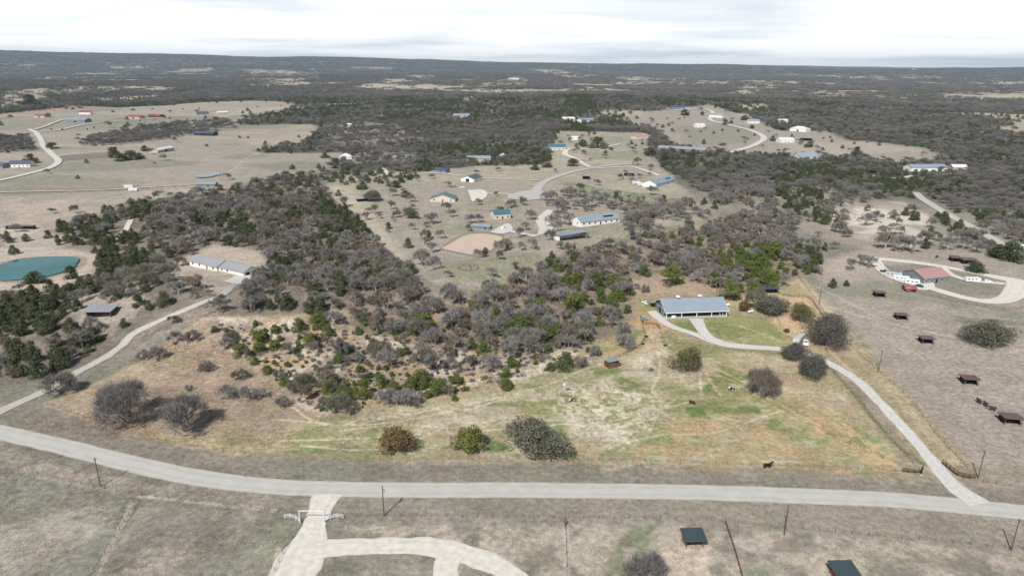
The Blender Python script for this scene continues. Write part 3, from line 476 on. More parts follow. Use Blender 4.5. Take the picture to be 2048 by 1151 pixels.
def bare_proto(seed, h=6., r=4., stems=1, dens=1., sweep=.3, tw=.055):
    rs = np.random.RandomState(seed); segs = []; tips = []
    def grow(p, d, ln, rad, lev):
        q = p; dd = d
        for k in range(2):
            dd = dd+rs.normal(0, .16, 3)+np.array([0, 0, .05]); dd /= np.linalg.norm(dd); q2 = q+dd*ln/2
            segs.append((q, q2, rad*(1-.18*k), rad*(1-.18*(k+1)))); q = q2
            if lev >= 1: tips.append((q, dd, lev))
        if lev < 3:
            for i in range([5, 4, 4][lev]):
                a = rs.uniform(0, 2*math.pi); side = np.cross(dd, [math.cos(a), math.sin(a), .3]); side /= np.linalg.norm(side)
                nd = dd*(.75-.1*lev)+side*(.75)+np.array([0, 0, .12]); nd /= np.linalg.norm(nd); grow(q, nd, ln*rs.uniform(.55, .8), rad*.55, lev+1)
    for s in range(stems):
        a = s*2*math.pi/stems+rs.uniform(0, 1); t = sweep if stems > 1 else .08
        d = np.array([math.cos(a)*t, math.sin(a)*t, 1]); d /= np.linalg.norm(d); grow(np.array([math.cos(a), math.sin(a), 0])*.2*(stems > 1), d, h*.34, .2 if stems == 1 else .14, 0)
    P = np.array([t[0] for t in tips]); Dv = np.array([t[1] for t in tips]); sgV, sgF = tube_arrays(segs, 4)
    allp = np.vstack([sgV]); sxy = r/np.percentile(np.hypot(allp[:, 0], allp[:, 1]), 97); sz = h*.93/np.percentile(allp[:, 2], 99)
    S = np.array([sxy, sxy, sz]); sgV = sgV*S; P = P*S
    n = int(2300*dens); k = rs.randint(0, len(P), n); D2 = Dv[k]+rs.normal(0, .75, (n, 3))+np.array([0, 0, .25]); D2 /= np.linalg.norm(D2, axis=1)[:, None]
    P2 = P[k]+rs.normal(0, .1, (n, 3)); ln = rs.uniform(.5, 1.3, n)*r/4
    tV, tF = tris(P2, D2, ln, rs.uniform(.4, 1, n)*tw, rs)
    k = rs.randint(0, n, int(n*1.1)); D3 = D2[k]+rs.normal(0, .5, (len(k), 3)); D3 /= np.linalg.norm(D3, axis=1)[:, None]; t2, f2 = tris(P2[k]+D2[k]*(ln[k]*rs.uniform(.2, .8, len(k)))[:, None], D3, rs.uniform(.3, .8, len(k))*r/4, rs.uniform(.4, 1, len(k))*tw*.7, rs)
    V = np.vstack([tV, t2]); Fc = np.vstack([tF, f2+len(tV)]); V[:, 2] = np.maximum(V[:, 2], .05)
    return (sgV, sgF), (V, Fc), h
def leafy_proto(seed, h=5., r=2.6, shape='juniper', n=2600, leaf=.17, clumps=34, base=.05):
    rs = np.random.RandomState(seed); Cc = []; Rr = []
    ph = rs.uniform(0, 6.28, 3)
    for i in range(clumps):
        a = rs.uniform(0, 2*math.pi)
        if shape == 'juniper':
            z = rs.uniform(0, 1)**.9; env = (1-z**1.6)**.55*(.75+.25*min(1, z*4)); rad = env*rs.uniform(.45, .98); zz = h*(base+z*(.86-base)); cr = r*rs.uniform(.26, .42)*(1.05-.45*z)
        else:
            z = rs.uniform(0, 1); env = math.sqrt(max(0, 1-z*z)); rad = rs.uniform(.1, 1)**.5*env*.92; lob = .80+.20*math.sin(2*a+ph[0])+.15*math.sin(3*a+ph[1])+.09*math.sin(5*a+ph[2]); rad *= lob; zz = h*(.26+.60*z*rs.uniform(.7, 1)*(.80+.2*math.sin(a+ph[1]))); cr = r*rs.uniform(.11, .27)
        Cc.append((math.cos(a)*rad*r*.8, math.sin(a)*rad*r*.8, zz)); Rr.append(cr)
    Cc.append((0, 0, h*.5)); Rr.append(r*.4); Cc = np.array(Cc); Rr = np.array(Rr); k = rs.choice(len(Cc), n, p=Rr**2/np.sum(Rr**2))
    d = rs.normal(size=(n, 3)); d /= np.linalg.norm(d, axis=1)[:, None]; P = Cc[k]+d*(Rr[k]*rs.uniform(.72, 1.12, n))[:, None]*np.array([1, 1, .8]); Nn = d+rs.normal(0, .45, (n, 3)); Nn /= np.linalg.norm(Nn, axis=1)[:, None]
    P[:, 2] = np.clip(P[:, 2], .08, h); V, Fc = quads(P, Nn, rs.uniform(.6, 1.3, n)*leaf, rs)
    segs = [(np.zeros(3), np.array([0, 0, h*.35]), .045*h, .035*h)]
    for i in range(8 if shape != 'juniper' else 5): c = Cc[rs.randint(len(Cc)-1)]; segs.append((np.array([0, 0, h*rs.uniform(.12, .33)]), c, .022*h, .008*h))
    if shape != 'juniper':
        for c in Cc[:14]: segs.append((np.array([c[0]*.4, c[1]*.4, h*.38]), c, .012*h, .005*h))
    return tube_arrays(segs, 6), (V, Fc), h
PR = {}
def proto(kind, data, lm, bm_):
    (tv, tf), (cv, cf), h = data; i = len(PR.setdefault(kind, []))
    J = npmesh('tree_whole', np.vstack([cv, tv]), [cf, tf+len(cv)] if cf.shape[1] != 4 else [np.vstack([cf, tf+len(cv)])], [lm, bm_], np.concatenate([np.zeros(len(cf)), np.ones(len(tf))]))
    PR[kind].append(dict(trunk=npmesh('trunk', tv, [tf], bm_), crown=npmesh('crown', cv, [cf], lm), whole=J, h=h, w=float(np.percentile(np.hypot(cv[:, 0], cv[:, 1]), 96)), cv=cv, cf=cf, lm=lm))
for i in range(6): proto('bare', bare_proto(100+i, 6.2+.5*(i % 3), 4.0+.3*(i % 2), 1+(i % 3), 1.0, .35), TW, BARKP if i % 2 else BARK)
WARM = leaf_mat('brownish_twigs', [(.175, .140, .112), (.205, .165, .130), (.155, .135, .105)])
for i in range(4): proto('warm', bare_proto(170+i, 6.8-.8*(i % 3), 3.2+.7*(i % 3), 1+(i+1) % 3, .9, .5), WARM, BARKP)
for i in range(3): proto('greyoak', bare_proto(120+i, 6.4, 4.4, 2, 1.4, .35), TWG, BARK)
for i in range(6): proto('juniper', leafy_proto(200+i, 5.6+.4*(i % 3), 2.9+.3*(i % 2)), JD, BARK)
for i in range(6): proto('juniperb', leafy_proto(230+i, 5.2+.5*(i % 3), 2.7+.3*(i % 2), n=3200, leaf=.14), JB, BARK)
for i in range(3): proto('oak', leafy_proto(300+i, 7, 5.6, 'oak', 11000, .125, 75), OAKL, BARK)
for i in range(2): proto('oakdark', leafy_proto(310+i, 8, 7.0, 'oak', 19000, .12, 110), OAKD, BARK)
for i in range(2): proto('scrub', bare_proto(140+i, 2.2, 2.2, 4, .5, 1.1, .04), TW, BARK)
proto('bighackle', bare_proto(150, 8.5, 8.2, 5, 2.1, .75, .06), TWD, BARK); proto('bighackle', bare_proto(151, 6.4, 6.0, 4, 1.6, .85, .055), TWD, BARK)
proto('bare_round', bare_proto(157, 6.8, 5.6, 5, 2.8, .7, .045), leaf_mat('warm_twigs', [(.165, .135, .115), (.17, .14, .12)]), BARKP)
proto('yellow', leafy_proto(330, 5.8, 3.9, 'oak', 4600, .15, 46), OAKY, BARKP); proto('brown', leafy_proto(331, 5.6, 4.6, 'oak', 4200, .15, 48), OAKB, BARKP); proto('olive', leafy_proto(332, 7, 6, 'oak', 6500, .15, 60), OAKO, BARK); proto('rust', leafy_proto(333, 4.6, 3.4, 'oak', 2600, .15, 34), REDL, BARK)
TREES = []
MARKS = [((1385, 615), 'barn house'), ((1220, 728), 'small brown shed'), ((80, 535), 'teal pond'), ((440, 525), 'long white left house'), ((197, 632), 'slate shed'), ((943, 490), 'riding arena'), ((1200, 445), 'long blue-roofed house'), ((885, 400), 'green-roofed house'), ((1005, 430), 'bright teal roof'), ((1870, 560), 'red-roofed house'), ((1515, 430), 'wooded hill top'), ((255, 690), 'left drive bend'), ((255, 830), 'big dark leafless tree'), ((1131, 784), 'small windmill'), ((415, 355), 'small blue pond'), ((935, 358), 'white barn'), ((1860, 405), 'right-hand asphalt road'), ((1975, 690), 'right pasture oak'), ((1540, 580), 'dark blue shelter'), ((1650, 480), 'pale rocky clearing'), ((925, 610), 'wooded ridge dip'), ((680, 820), 'rocky slope foot'), ((1330, 370), 'teal-trimmed house'), ((640, 700), 'rocky slope centre'), ((860, 720), 'upper rocky slope'), ((1100, 620), 'property wood centre'), ((640, 560), 'dense left wood'), ((720, 480), 'left wood edge'), ((560, 420), 'left wood end'), ((140, 680), 'side drive thicket'), ((330, 440), 'pond-side junipers')]
def where(px, py, noun, hpx):
    (mx_, my_), nm = min(MARKS, key=lambda q: (q[0][0]-px)**2+((q[0][1]-py)*1.6)**2); dx, dy = px-mx_, (py-my_)*1.6; r = math.hypot(dx, dy)
    s = 'small' if hpx < 17 else 'medium' if hpx < 27 else 'tall' if hpx < 38 else 'huge'
    if r < 22: d = 'right by'
    else: d = ('just ' if r < 60 else '' if r < 110 else 'well ')+(['right of', 'below and right of', 'below', 'below and left of', 'left of', 'above and left of', 'above', 'above and right of'][int(round(math.atan2(dy, dx)/(math.pi/4))) % 8])
    return '%s %s %s the %s' % (s, noun, d, nm)
def tree(kind, name, label, cat, px=None, P=None, hpx=None, wpx=None, group=None, var=None, base=True):
    """a single tree: Empty at the base > trunk, crown"""
    pr = PR[kind][(var if var is not None else rnd.randrange(99)) % len(PR[kind])]
    th = PITCH+math.atan((px[1]-575)/F); wpx = wpx or hpx; ce = px[1]-hpx/2; a_ = math.sqrt(max((hpx/2)**2-(wpx/2*math.sin(th))**2, (.30*wpx*math.cos(th))**2))/math.cos(th)
    p = at(px[0], ce+a_*math.cos(th)); s = mpp(p); sw = wpx*s/2/pr['w']; shh = 2*a_*s/pr['h']
    if group: qx, qy = px; label = where(qx, qy, label, hpx); group = label+' (group)' if False else 'look-alikes: '+label
    e = empty(name, (p[0], p[1], p[2]-.05), rnd.uniform(0, 6.28), label, cat, group); e.scale = (sw, sw, shh)
    link('trunk', pr['trunk'], e); link('crown', pr['crown'], e); TREES.append((p[0], p[1], sw*pr['w'])); return e
# ---- single trees that stand out (px = foot of the trunk, hpx/wpx = size in photo pixels)
HERO = [
 ('bighackle', 0, (256, 852), 86, 128, 'bare_tree', 'big dark leafless many-stemmed tree on the dry hillside at the left end of the property', 'tree'),
 ('bighackle', 1, (368, 862), 62, 108, 'bare_tree', 'low spreading leafless tree beside the big dark one on the dry hillside', 'tree'),
 ('brown', 0, (792, 906), 62, 82, 'oak_tree', 'bushy tree with brown and orange leaves, leftmost of three by the roadside meadow fence', 'tree'),
 ('yellow', 0, (936, 906), 60, 66, 'oak_tree', 'yellow-green leafy tree between the brown one and the wide grey-green oak along the road', 'tree'),
 ('oak', 0, (1068, 918), 100, 124, 'live_oak', 'wide grey-green oak beside the roadside fence in the meadow', 'tree'),
 ('olive', 0, (1375, 745), 62, 68, 'live_oak', 'round olive-brown oak standing alone in the pasture below the gravel drive', 'tree'),
 ('bare_round', 0, (1520, 797), 62, 68, 'bare_tree', 'round leafless brown tree alone in the middle of the right pasture', 'tree'),
 ('oakdark', 0, (1652, 694), 80, 92, 'live_oak', 'very large dark oak spreading over the drive beside the parked pickup', 'tree'),
 ('oakdark', 1, (1588, 722), 46, 50, 'live_oak', 'dusky oak at the bend of the drive, upper one of the touching pair', 'tree'),
 ('oakdark', 0, (1622, 757), 60, 64, 'live_oak', 'dusky oak at the bend of the drive, lower one of the touching pair', 'tree'),
 ('olive', 0, (1601, 644), 48, 56, 'live_oak', 'medium olive oak in the sandy pen behind the big dark oak', 'tree'),
 ('oak', 1, (1540, 632), 50, 66, 'live_oak', 'grey-green oak to the right of the barn house lawn', 'tree'),
 ('greyoak', 1, (1512, 622), 44, 50, 'bare_tree', 'thin grey tree between the barn house and the grey-green oak', 'tree'),
 ('rust', 0, (1487, 622), 26, 24, 'small_tree', 'small rust-red leafed tree near the right corner of the barn house', 'tree'),
 ('rust', 0, (1573, 665), 12, 12, 'shrub', 'small dark reddish shrub on the edge of the sandy pen', 'shrub'),
 ('oak', 2, (1975, 694), 66, 98, 'live_oak', 'large grey-green oak alone in the bare right-hand pasture', 'tree'),
 ('bighackle', 0, (122, 790), 46, 66, 'bare_tree', 'leafless tree beside the left gravel drive near the road', 'tree'),
 ('bighackle', 1, (1285, 1162), 42, 100, 'bare_tree', 'leafless tree cut by the bottom edge left of the dark green shelters', 'tree'),
 ('bare', 0, (2, 758), 44, 60, 'bare_tree', 'dark bare tree at the left edge of the photo above the side drive', 'tree'),
 ('juniper', 1, (1712, 303+10), 22, 28, 'juniper_tree', 'single dark round juniper in the pale field below the white houses', 'tree'),
 ('oak', 1, (820, 437), 28, 32, 'live_oak', 'dark green oak in the field left of the riding arena', 'tree'),
 ('bare', 2, (847, 532), 34, 40, 'bare_tree', 'reddish bare tree below the left corner of the riding arena', 'tree'),
 ('oak', 0, (745, 402), 26, 44, 'live_oak', 'green oak over the dark shed left of the green-roofed house', 'tree'),
]
for k, v, p, hp, wp, n, lb, ct in HERO: tree(k, n, lb, ct, p, hpx=hp, wpx=wp, var=v)
for (x, y, hp) in [(718, 465, 8), (733, 440, 16), (700, 448, 12), (782, 420, 18), (750, 428, 18), (775, 465, 9), (853, 455, 12), (825, 460, 14), (866, 448, 22), (893, 426, 20), (826, 420, 12), (880, 478, 18), (852, 477, 18), (866, 505, 20), (958, 446, 18), (935, 463, 14), (1012, 500, 22), (1040, 475, 20), (1040, 502, 18), (1000, 520, 18), (982, 555, 20), (1030, 540, 16), (1065, 500, 22), (940, 536, 6),
                   (1020, 417, 16), (1115, 427, 26), (1105, 455, 24), (1060, 440, 20), (1140, 450, 24), (1262, 478, 30), (1290, 430, 24), (1320, 470, 20), (1090, 402, 18), (1140, 395, 22), (1185, 415, 24), (1210, 405, 20), (1160, 385, 18), (1235, 395, 14), (1330, 440, 26), (1290, 455, 20), (1355, 425, 22), (1375, 450, 18), (1240, 360, 12), (1275, 330, 14), (1300, 340, 12), (1420, 330, 14), (1100, 480, 20), (1120, 498, 16), (1050, 460, 16)]:
    tree('bare' if rnd.random() < .75 else 'greyoak', 'bare_tree', 'leafless grey tree', 'tree', (x, y), hpx=hp*1.05, wpx=hp*1.25, group='bare trees among the neighbouring houses')
for (x, y, hp, wp) in [(790, 375, 16, 24), (812, 393, 14, 24), (725, 378, 16, 26), (1147, 330, 14, 28), (1093, 335, 14, 22), (1070, 340, 14, 20), (1195, 290, 12, 40), (1165, 290, 10, 24), (232, 316, 24, 24), (245, 322, 18, 26), (262, 320, 22, 30), (225, 306, 14, 18), (280, 318, 14, 20), (290, 302, 12, 20), (105, 297, 14, 24), (62, 322, 12, 34), (60, 205, 12, 40), (650, 316, 12, 20), (585, 338, 10, 14), (1405, 230, 8, 10), (1450, 250, 8, 12), (1462, 247, 7, 10), (1503, 257, 8, 12), (1618, 294, 12, 20), (1545, 282, 12, 14), (1490, 240, 10, 18), (1370, 228, 8, 22), (2020, 520, 40, 70), (1995, 515, 30, 40), (1950, 545, 26, 40), (1665, 575, 20, 20), (1692, 572, 14, 14), (1300, 312, 20, 30), (1330, 325, 24, 30), (70, 565, 24, 44)]:
    tree('juniper', 'juniper_tree', 'lone dark evergreen', 'tree', (x, y), hpx=hp, wpx=wp, group='lone dark evergreens outside the property')
JL = 'bright juniper bush'
for (x, y, s) in [(429, 664, 15), (518, 686, 30), (480, 712, 27), (518, 705, 22), (549, 699, 21), (509, 729, 18), (535, 747, 19), (549, 729, 11), (575, 734, 13), (598, 696, 13), (622, 694, 30), (636, 655, 32), (598, 662, 28), (678, 727, 24), (690, 703, 18), (665, 766, 22), (570, 770, 20), (681, 812, 34), (721, 744, 15), (725, 796, 40), (761, 774, 28), (786, 782, 22), (843, 774, 38), (876, 788, 32), (855, 797, 18), (910, 801, 13), (915, 768, 24), (667, 780, 24), (1012, 756, 22), (1013, 778, 24), (1033, 734, 16), (1127, 740, 40), (1100, 741, 18), (730, 648, 24), (763, 647, 22), (717, 668, 17), (746, 690, 15), (695, 706, 22), (715, 722, 22), (720, 744, 16), (800, 714, 17), (813, 709, 17), (791, 670, 14), (610, 772, 24), (965, 706, 26), (680, 726, 20), (812, 640, 16), (640, 706, 10), (560, 682, 14), (700, 800, 12), (470, 694, 16), (585, 780, 14), (930, 782, 12), (1010, 800-20, 14)]:
    tree('juniperb', 'juniper_bush', JL, 'shrub', (x, y), hpx=s*1.08, wpx=s*1.15, group=('small' if s < 19 else 'large' if s > 27 else 'middling')+' junipers on the rocky slope')
for (x, y, s) in [(845, 664, 44), (1038, 670, 46), (1080, 640, 48), (1146, 628, 44), (1090, 684, 36), (1114, 672, 32), (1191, 578, 36), (1231, 578, 36), (1132, 572, 28), (1290, 552, 25), (1344, 570, 44), (1428, 568, 28), (1459, 600, 40), (1545, 516, 38), (1524, 546, 36), (1533, 576, 44), (1205, 627, 18), (1198, 650, 22), (1170, 682, 28), (1240, 600, 24), (1260, 590, 20), (985, 690, 20), (905, 690, 22)]:
    tree('juniperb', 'juniper_tree', 'full bright juniper', 'tree', (x, y), hpx=s*1.05, wpx=s*1.1, group='green junipers in the wood around the barn house')
for (x, y, s, k) in [(466, 690, 30, 'greyoak'), (413, 744, 24, 'scrub'), (480, 762, 26, 'greyoak'), (452, 800, 34, 'bare'), (497, 804, 34, 'bare'), (520, 800, 26, 'bare'), (379, 782, 14, 'scrub'), (313, 722, 32, 'bare'), (288, 720, 22, 'scrub'), (351, 690, 30, 'bare'), (386, 682, 24, 'scrub'), (605, 785, 44, 'greyoak'), (660, 782, 28, 'bare'), (780, 812, 40, 'bare'), (816, 818, 42, 'bare'), (874, 742, 42, 'bare'), (680, 830, 46, 'greyoak'), (976, 744, 40, 'bare'), (616, 800, 34, 'greyoak'), (715, 730, 26, 'bare'), (1222, 656, 26, 'bare'), (1250, 698, 32, 'scrub'), (628, 702, 22, 'bare'), (695, 728, 20, 'bare'), (565, 815, 26, 'scrub'), (900, 742, 30, 'bare'), (845, 730, 34, 'greyoak'), (942, 735, 26, 'greyoak'), (1055, 700, 30, 'bare'), (1160, 735, 24, 'scrub'), (1190, 712, 22, 'scrub'), (760, 800, 22, 'bare'), (830, 815, 24, 'scrub'), (648, 812, 20, 'scrub'), (560, 756, 20, 'scrub'), (1290, 585, 16, 'scrub'), (1245, 668, 26, 'scrub'), (740, 705, 14, 'scrub'), (660, 740, 14, 'scrub'), (735, 730, 12, 'scrub'), (1302, 742, 8, 'scrub')]:
    tree(k, 'bare_tree' if k != 'scrub' else 'bare_shrub', 'leafless grey '+('bush' if k == 'scrub' else 'tree'), 'shrub' if k == 'scrub' else 'tree', (x, y), hpx=s*.95, wpx=s*1.3, group='leafless '+('scrub' if k == 'scrub' else 'trees')+' on the open slope')
for (x, y, s) in [(1735, 452, 26), (1752, 445, 24), (1700, 540, 24), (1735, 536, 26), (1770, 500, 34), (1800, 505, 36), (1820, 505, 34), (1845, 490, 30), (1895, 500, 26), (1925, 498, 26), (1950, 505, 24), (1690, 450, 20), (1785, 440, 18), (1860, 455, 22), (1720, 530, 22), (1915, 485, 26), (1945, 480, 24), (1765, 470, 20)]:
    tree('bare', 'bare_tree', 'pale leafless tree', 'tree', (x, y), hpx=s, wpx=s*1.3, group='bare trees above the red-roofed house')
# ---------------------------------------------------------------- buildings
RB = (85, 120, 140)
def rm(n, c, rib=('X', 1.6, .12), metal=0.0, rough=.45): return mat(n, alb(*c, .8), rough, .05, .3, metal, .4, rib)
M['roof_blue'] = rm('pale_blue_metal_roof', (146, 160, 172)); M['roof_teal'] = rm('teal_metal_roof', (78, 118, 134)); M['roof_green'] = rm('grey_green_metal_roof', (104, 124, 118)); M['roof_grey'] = rm('grey_roof', (158, 160, 166)); M['roof_dark'] = rm('slate_roof', (92, 100, 108)); M['roof_red'] = rm('faded_red_roof', (178, 142, 140)); M['roof_brown'] = rm('dull_red_brown_roof', (112, 86, 84)); M['roof_dgreen'] = rm('dark_green_roof', (66, 82, 86)); M['roof_white'] = rm('white_roof', (222, 224, 226)); M['roof_navy'] = rm('dark_blue_roof', (72, 92, 120)); M['roof_brick'] = rm('brick_red_roof', (150, 98, 92)); M['roof_orange'] = rm('salmon_roof', (186, 146, 132))
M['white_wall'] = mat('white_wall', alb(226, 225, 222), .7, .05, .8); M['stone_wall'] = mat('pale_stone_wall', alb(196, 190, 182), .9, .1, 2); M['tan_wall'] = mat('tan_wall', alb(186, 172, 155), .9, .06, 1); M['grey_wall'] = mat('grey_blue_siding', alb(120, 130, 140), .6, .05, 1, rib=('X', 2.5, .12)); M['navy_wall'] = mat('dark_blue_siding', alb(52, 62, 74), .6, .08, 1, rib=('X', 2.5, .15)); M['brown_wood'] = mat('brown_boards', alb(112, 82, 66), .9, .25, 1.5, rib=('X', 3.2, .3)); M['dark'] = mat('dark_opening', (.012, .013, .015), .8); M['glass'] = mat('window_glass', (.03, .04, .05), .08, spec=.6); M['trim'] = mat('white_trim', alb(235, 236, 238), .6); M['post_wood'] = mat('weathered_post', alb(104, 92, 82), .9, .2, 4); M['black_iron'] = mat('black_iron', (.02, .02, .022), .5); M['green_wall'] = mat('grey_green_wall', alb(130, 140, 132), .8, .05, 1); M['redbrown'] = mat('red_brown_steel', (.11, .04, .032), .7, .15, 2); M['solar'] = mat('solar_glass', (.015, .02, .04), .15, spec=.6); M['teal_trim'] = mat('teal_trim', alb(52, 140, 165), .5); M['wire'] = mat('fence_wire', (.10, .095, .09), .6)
BP = []
def frame(A, B):
    a = at(*A); b = at(*B); v = b[:2]-a[:2]; L_ = float(np.linalg.norm(v)); return a, math.atan2(v[1], v[0]), L_
def site(A, B, depth):
    a, rz, L_ = frame(A, B); c, s = math.cos(rz), math.sin(rz); pts = [(a[0]+c*x-s*y, a[1]+s*x+c*y) for x in (0, L_/2, L_) for y in (0, depth/2, depth)]
    z = max(float(H(*p)) for p in pts[:]); z = (z+a[2])/2; EXCL.append((np.array(pts), max(depth, 6)*.5+1.5)); return (a[0], a[1], z), rz, L_
def block(root, x0, x1, y0, y1, hw, hr, roof, wall, ridge='x', over=.5, z0=0, wins=(), doors=(), name='wall', trim=None, chimney=False):
    """wins/doors: (side, u, width, z, height) side f=front b=back l=left r=right; u in metres along the side"""
    m = MB(); ym = (y0+y1)/2; xm = (x0+x1)/2; t = .16
    m.box(x0, y0, -2.5, x1, y1, hw)
    if ridge == 'x':
        for x in (x0, x1): m.slab([(x+(-.0 if x == x0 else -.12), y0, hw), (x+(.12 if x == x0 else 0), y0, hw), (x+(.12 if x == x0 else 0), ym, hr-.1), (x+(0 if x == x0 else -.12), ym, hr-.1)], .02); m.quad((x, y0, hw), (x, y1, hw), (x, ym, hr-.02))
        k = (hr-hw)/(ym-y0); e_ = over*k
        r = MB().slab([(x0-over, y0-over, hw-e_+t), (x1+over, y0-over, hw-e_+t), (x1+over, ym, hr+t), (x0-over, ym, hr+t)], t).slab([(x0-over, ym, hr+t), (x1+over, ym, hr+t), (x1+over, y1+over, hw-e_+t), (x0-over, y1+over, hw-e_+t)], t)
    elif ridge == 'y':
        for y in (y0, y1): m.quad((x0, y, hw), (x1, y, hw), (xm, y, hr-.02))
        k = (hr-hw)/(xm-x0); e_ = over*k
        r = MB().slab([(x0-over, y0-over, hw-e_+t), (xm, y0-over, hr+t), (xm, y1+over, hr+t), (x0-over, y1+over, hw-e_+t)], t).slab([(xm, y0-over, hr+t), (x1+over, y0-over, hw-e_+t), (x1+over, y1+over, hw-e_+t), (xm, y1+over, hr+t)], t)
    elif ridge == 'hip':
        q = min((y1-y0)/2, (x1-x0)/2.2); a, b, c, d = [(x0-over, y0-over, hw), (x1+over, y0-over, hw), (x1+over, y1+over, hw), (x0-over, y1+over, hw)]; p, s = (x0+q, ym, hr), (x1-q, ym, hr)
        r = MB().quad(a, b, s, p).quad(b, c, s).quad(c, d, p, s).quad(d, a, p).quad(a, d, c, b)
    else:   # lean-to: high at the front
        r = MB().slab([(x0-over, y0-over, hr+t), (x1+over, y0-over, hr+t), (x1+over, y1+over, hw+t), (x0-over, y1+over, hw+t)], t)
        m.quad((x0, y0, hw), (x0, y0, hr), (x0, y1, hw)).quad((x1, y0, hw), (x1, y1, hw), (x1, y0, hr)).quad((x0, y0, hw), (x1, y0, hw), (x1, y0, hr), (x0, y0, hr))
    m.build(name, wall, root); rf = r.build('roof', roof, root)
    if chimney: MB().box(xm+1, ym-.4, hr-.6, xm+1.8, ym+.4, hr+1.1).build('chimney', M['stone_wall'], rf)
    if trim: MB().box(x0-over, y0-over-.06, hw-.35, x1+over, y0-over-.005, hw+.12).build('fascia', trim, rf)
    def face(s, u, w_, z, h_, g):
        if s == 'f': return MB().box(x0+u, y0-g, z, x0+u+w_, y0+.02, z+h_)
        if s == 'b': return MB().box(x0+u, y1-.02, z, x0+u+w_, y1+g, z+h_)
        if s == 'l': return MB().box(x0-g, y0+u, z, x0+.02, y0+u+w_, z+h_)
        return MB().box(x1-.02, y0+u, z, x1+g, y0+u+w_, z+h_)
    for s, u, w_, z, h_ in wins: fr = face(s, u-.12, w_+.24, z-.12, h_+.24, .05).build('window', M['trim'], root); face(s, u, w_, z, h_, .08).build('pane', M['glass'], fr)
    for s, u, w_, z, h_ in doors: face(s, u, w_, z, h_, .06).build('door', M['dark'], root)
def autowins(L_, dep, n=4):
    o = [('f', L_*(i+.5)/n-.7, 1.4, 1.0, 1.3) for i in range(n) if i != n//2]+[('l', dep*.35, 1.3, 1.0, 1.2)]; return o
def house(name, label, cat, A, B, dep, hw, hr, roof, wall, ridge='x', n=4, bigdoor=False, **k):
    loc, rz, L_ = site(A, B, dep); r = empty(name, loc, rz, label, cat)
    d = [('f', L_/2-2, 4, 0, 3.2)] if bigdoor else [('f', L_*(n//2+.5)/n-.5, 1.1, 0, 2.1)]
    block(r, 0, L_, 0, dep, hw, hr, M[roof], M[wall], ridge, wins=[] if bigdoor else autowins(L_, dep, n), doors=d, **k); return r, L_
def shelter(label, A, B, dep, hf, hb, roof, wall='redbrown', name='shelter', group=None, back=True, sides=True):
    """open-fronted animal shelter: roof on posts, boarded back and sides"""
    loc, rz, L_ = site(A, B, dep); r = empty(name, loc, rz, label, 'shelter', group)
    for x in (.15, L_-.15):
        for y in (.15, dep-.15): MB().box(x-.09, y-.09, -1, x+.09, y+.09, (hf if y < 1 else hb)-.02).build('post', M['post_wood'], r)
    MB().slab([(-.6, -.9, hf+.2), (L_+.6, -.9, hf+.2), (L_+.6, dep+.5, hb+.15), (-.6, dep+.5, hb+.15)], .14).build('roof', M[roof], r)
    if back: MB().box(.1, dep-.35, -.6, L_-.1, dep-.28, hb-.1).build('back_wall', M[wall], r)
    if sides:
        for x in (.26, L_-.32): MB().box(x, .8, -.6, x+.06, dep-.36, min(hb, hf)-.25).build('side_wall', M[wall], r)
    return r
# --- the barn house
A = (1332, 637.5); B = (1453, 632.5); loc, rz, L_ = site(A, B, 17); bh = empty('barn_house', loc, rz, 'long barn house with pale blue metal roof, twin cupolas and deep front porch', 'house'); dp = 16.; ym = dp/2; hw, hr = 3.3, 7.2
MB().box(-.2, -.3, -2, L_+.2, 3.0, .28).build('porch_floor', M['concrete'], bh)
MB().box(0, 3.0, -2.5, L_, dp, hw+.9).build('wall', M['navy_wall'], bh)
g = MB()
for x in (0.0, L_): g.quad((x, 0.02, hw-.05), (x, dp, hw-.05), (x, ym, hr-.05))
g.box(-.06, 3.0, -2.4, -.005, dp, hw+.0).build('gable_wall', M['grey_wall'], bh)
k = (hr-hw)/ym
def sl(x0, x1, ya, yb, f=lambda y: hw+k*(y if y < ym else dp-y)+.16): return [(x0, ya, f(ya)), (x1, ya, f(ya)), (x1, yb, f(yb)), (x0, yb, f(yb))]
rf = MB().slab(sl(-.7, L_+.7, -.7, ym), .16).slab(sl(-.7, L_+.7, ym, dp+.6), .16).build('roof', M['roof_blue'], bh)
MB().box(-.72, -.78, hw-.42, L_+.72, -.71, hw-.12).build('gutter', M['trim'], rf)
for x in (-.78, L_+.71): MB().slab([(x, -.75, hw-.02-.1), (x+.07, -.75, hw-.12), (x+.07, ym, hr+.2), (x, ym, hr+.2)], .24).slab([(x, ym, hr+.2), (x+.07, ym, hr+.2), (x+.07, dp+.6, hw-.05), (x, dp+.6, hw-.05)], .24).build('barge_board', M['trim'], rf)
for x in (L_*.27, L_*.635):
    c = MB().box(x-.7, ym-.7, hr-.4, x+.7, ym+.7, hr+1.0).build('cupola', M['roof_blue'], rf); MB().quad((x-.95, ym-.95, hr+1.0), (x+.95, ym-.95, hr+1.0), (x, ym, hr+1.9)).quad((x+.95, ym-.95, hr+1.0), (x+.95, ym+.95, hr+1.0), (x, ym, hr+1.9)).quad((x+.95, ym+.95, hr+1.0), (x-.95, ym+.95, hr+1.0), (x, ym, hr+1.9)).quad((x-.95, ym+.95, hr+1.0), (x-.95, ym-.95, hr+1.0), (x, ym, hr+1.9)).build('cupola_roof', M['trim'], c); MB().box(x-.45, ym-.74, hr, x+.45, ym-.705, hr+.8).build('louvre', M['grey_wall'], c)
MB().tube((L_*.73, 3.2, hr-2.4), (L_*.73, 3.2, hr-1.2), .14).build('vent_pipe', M['grey_wall'], rf)
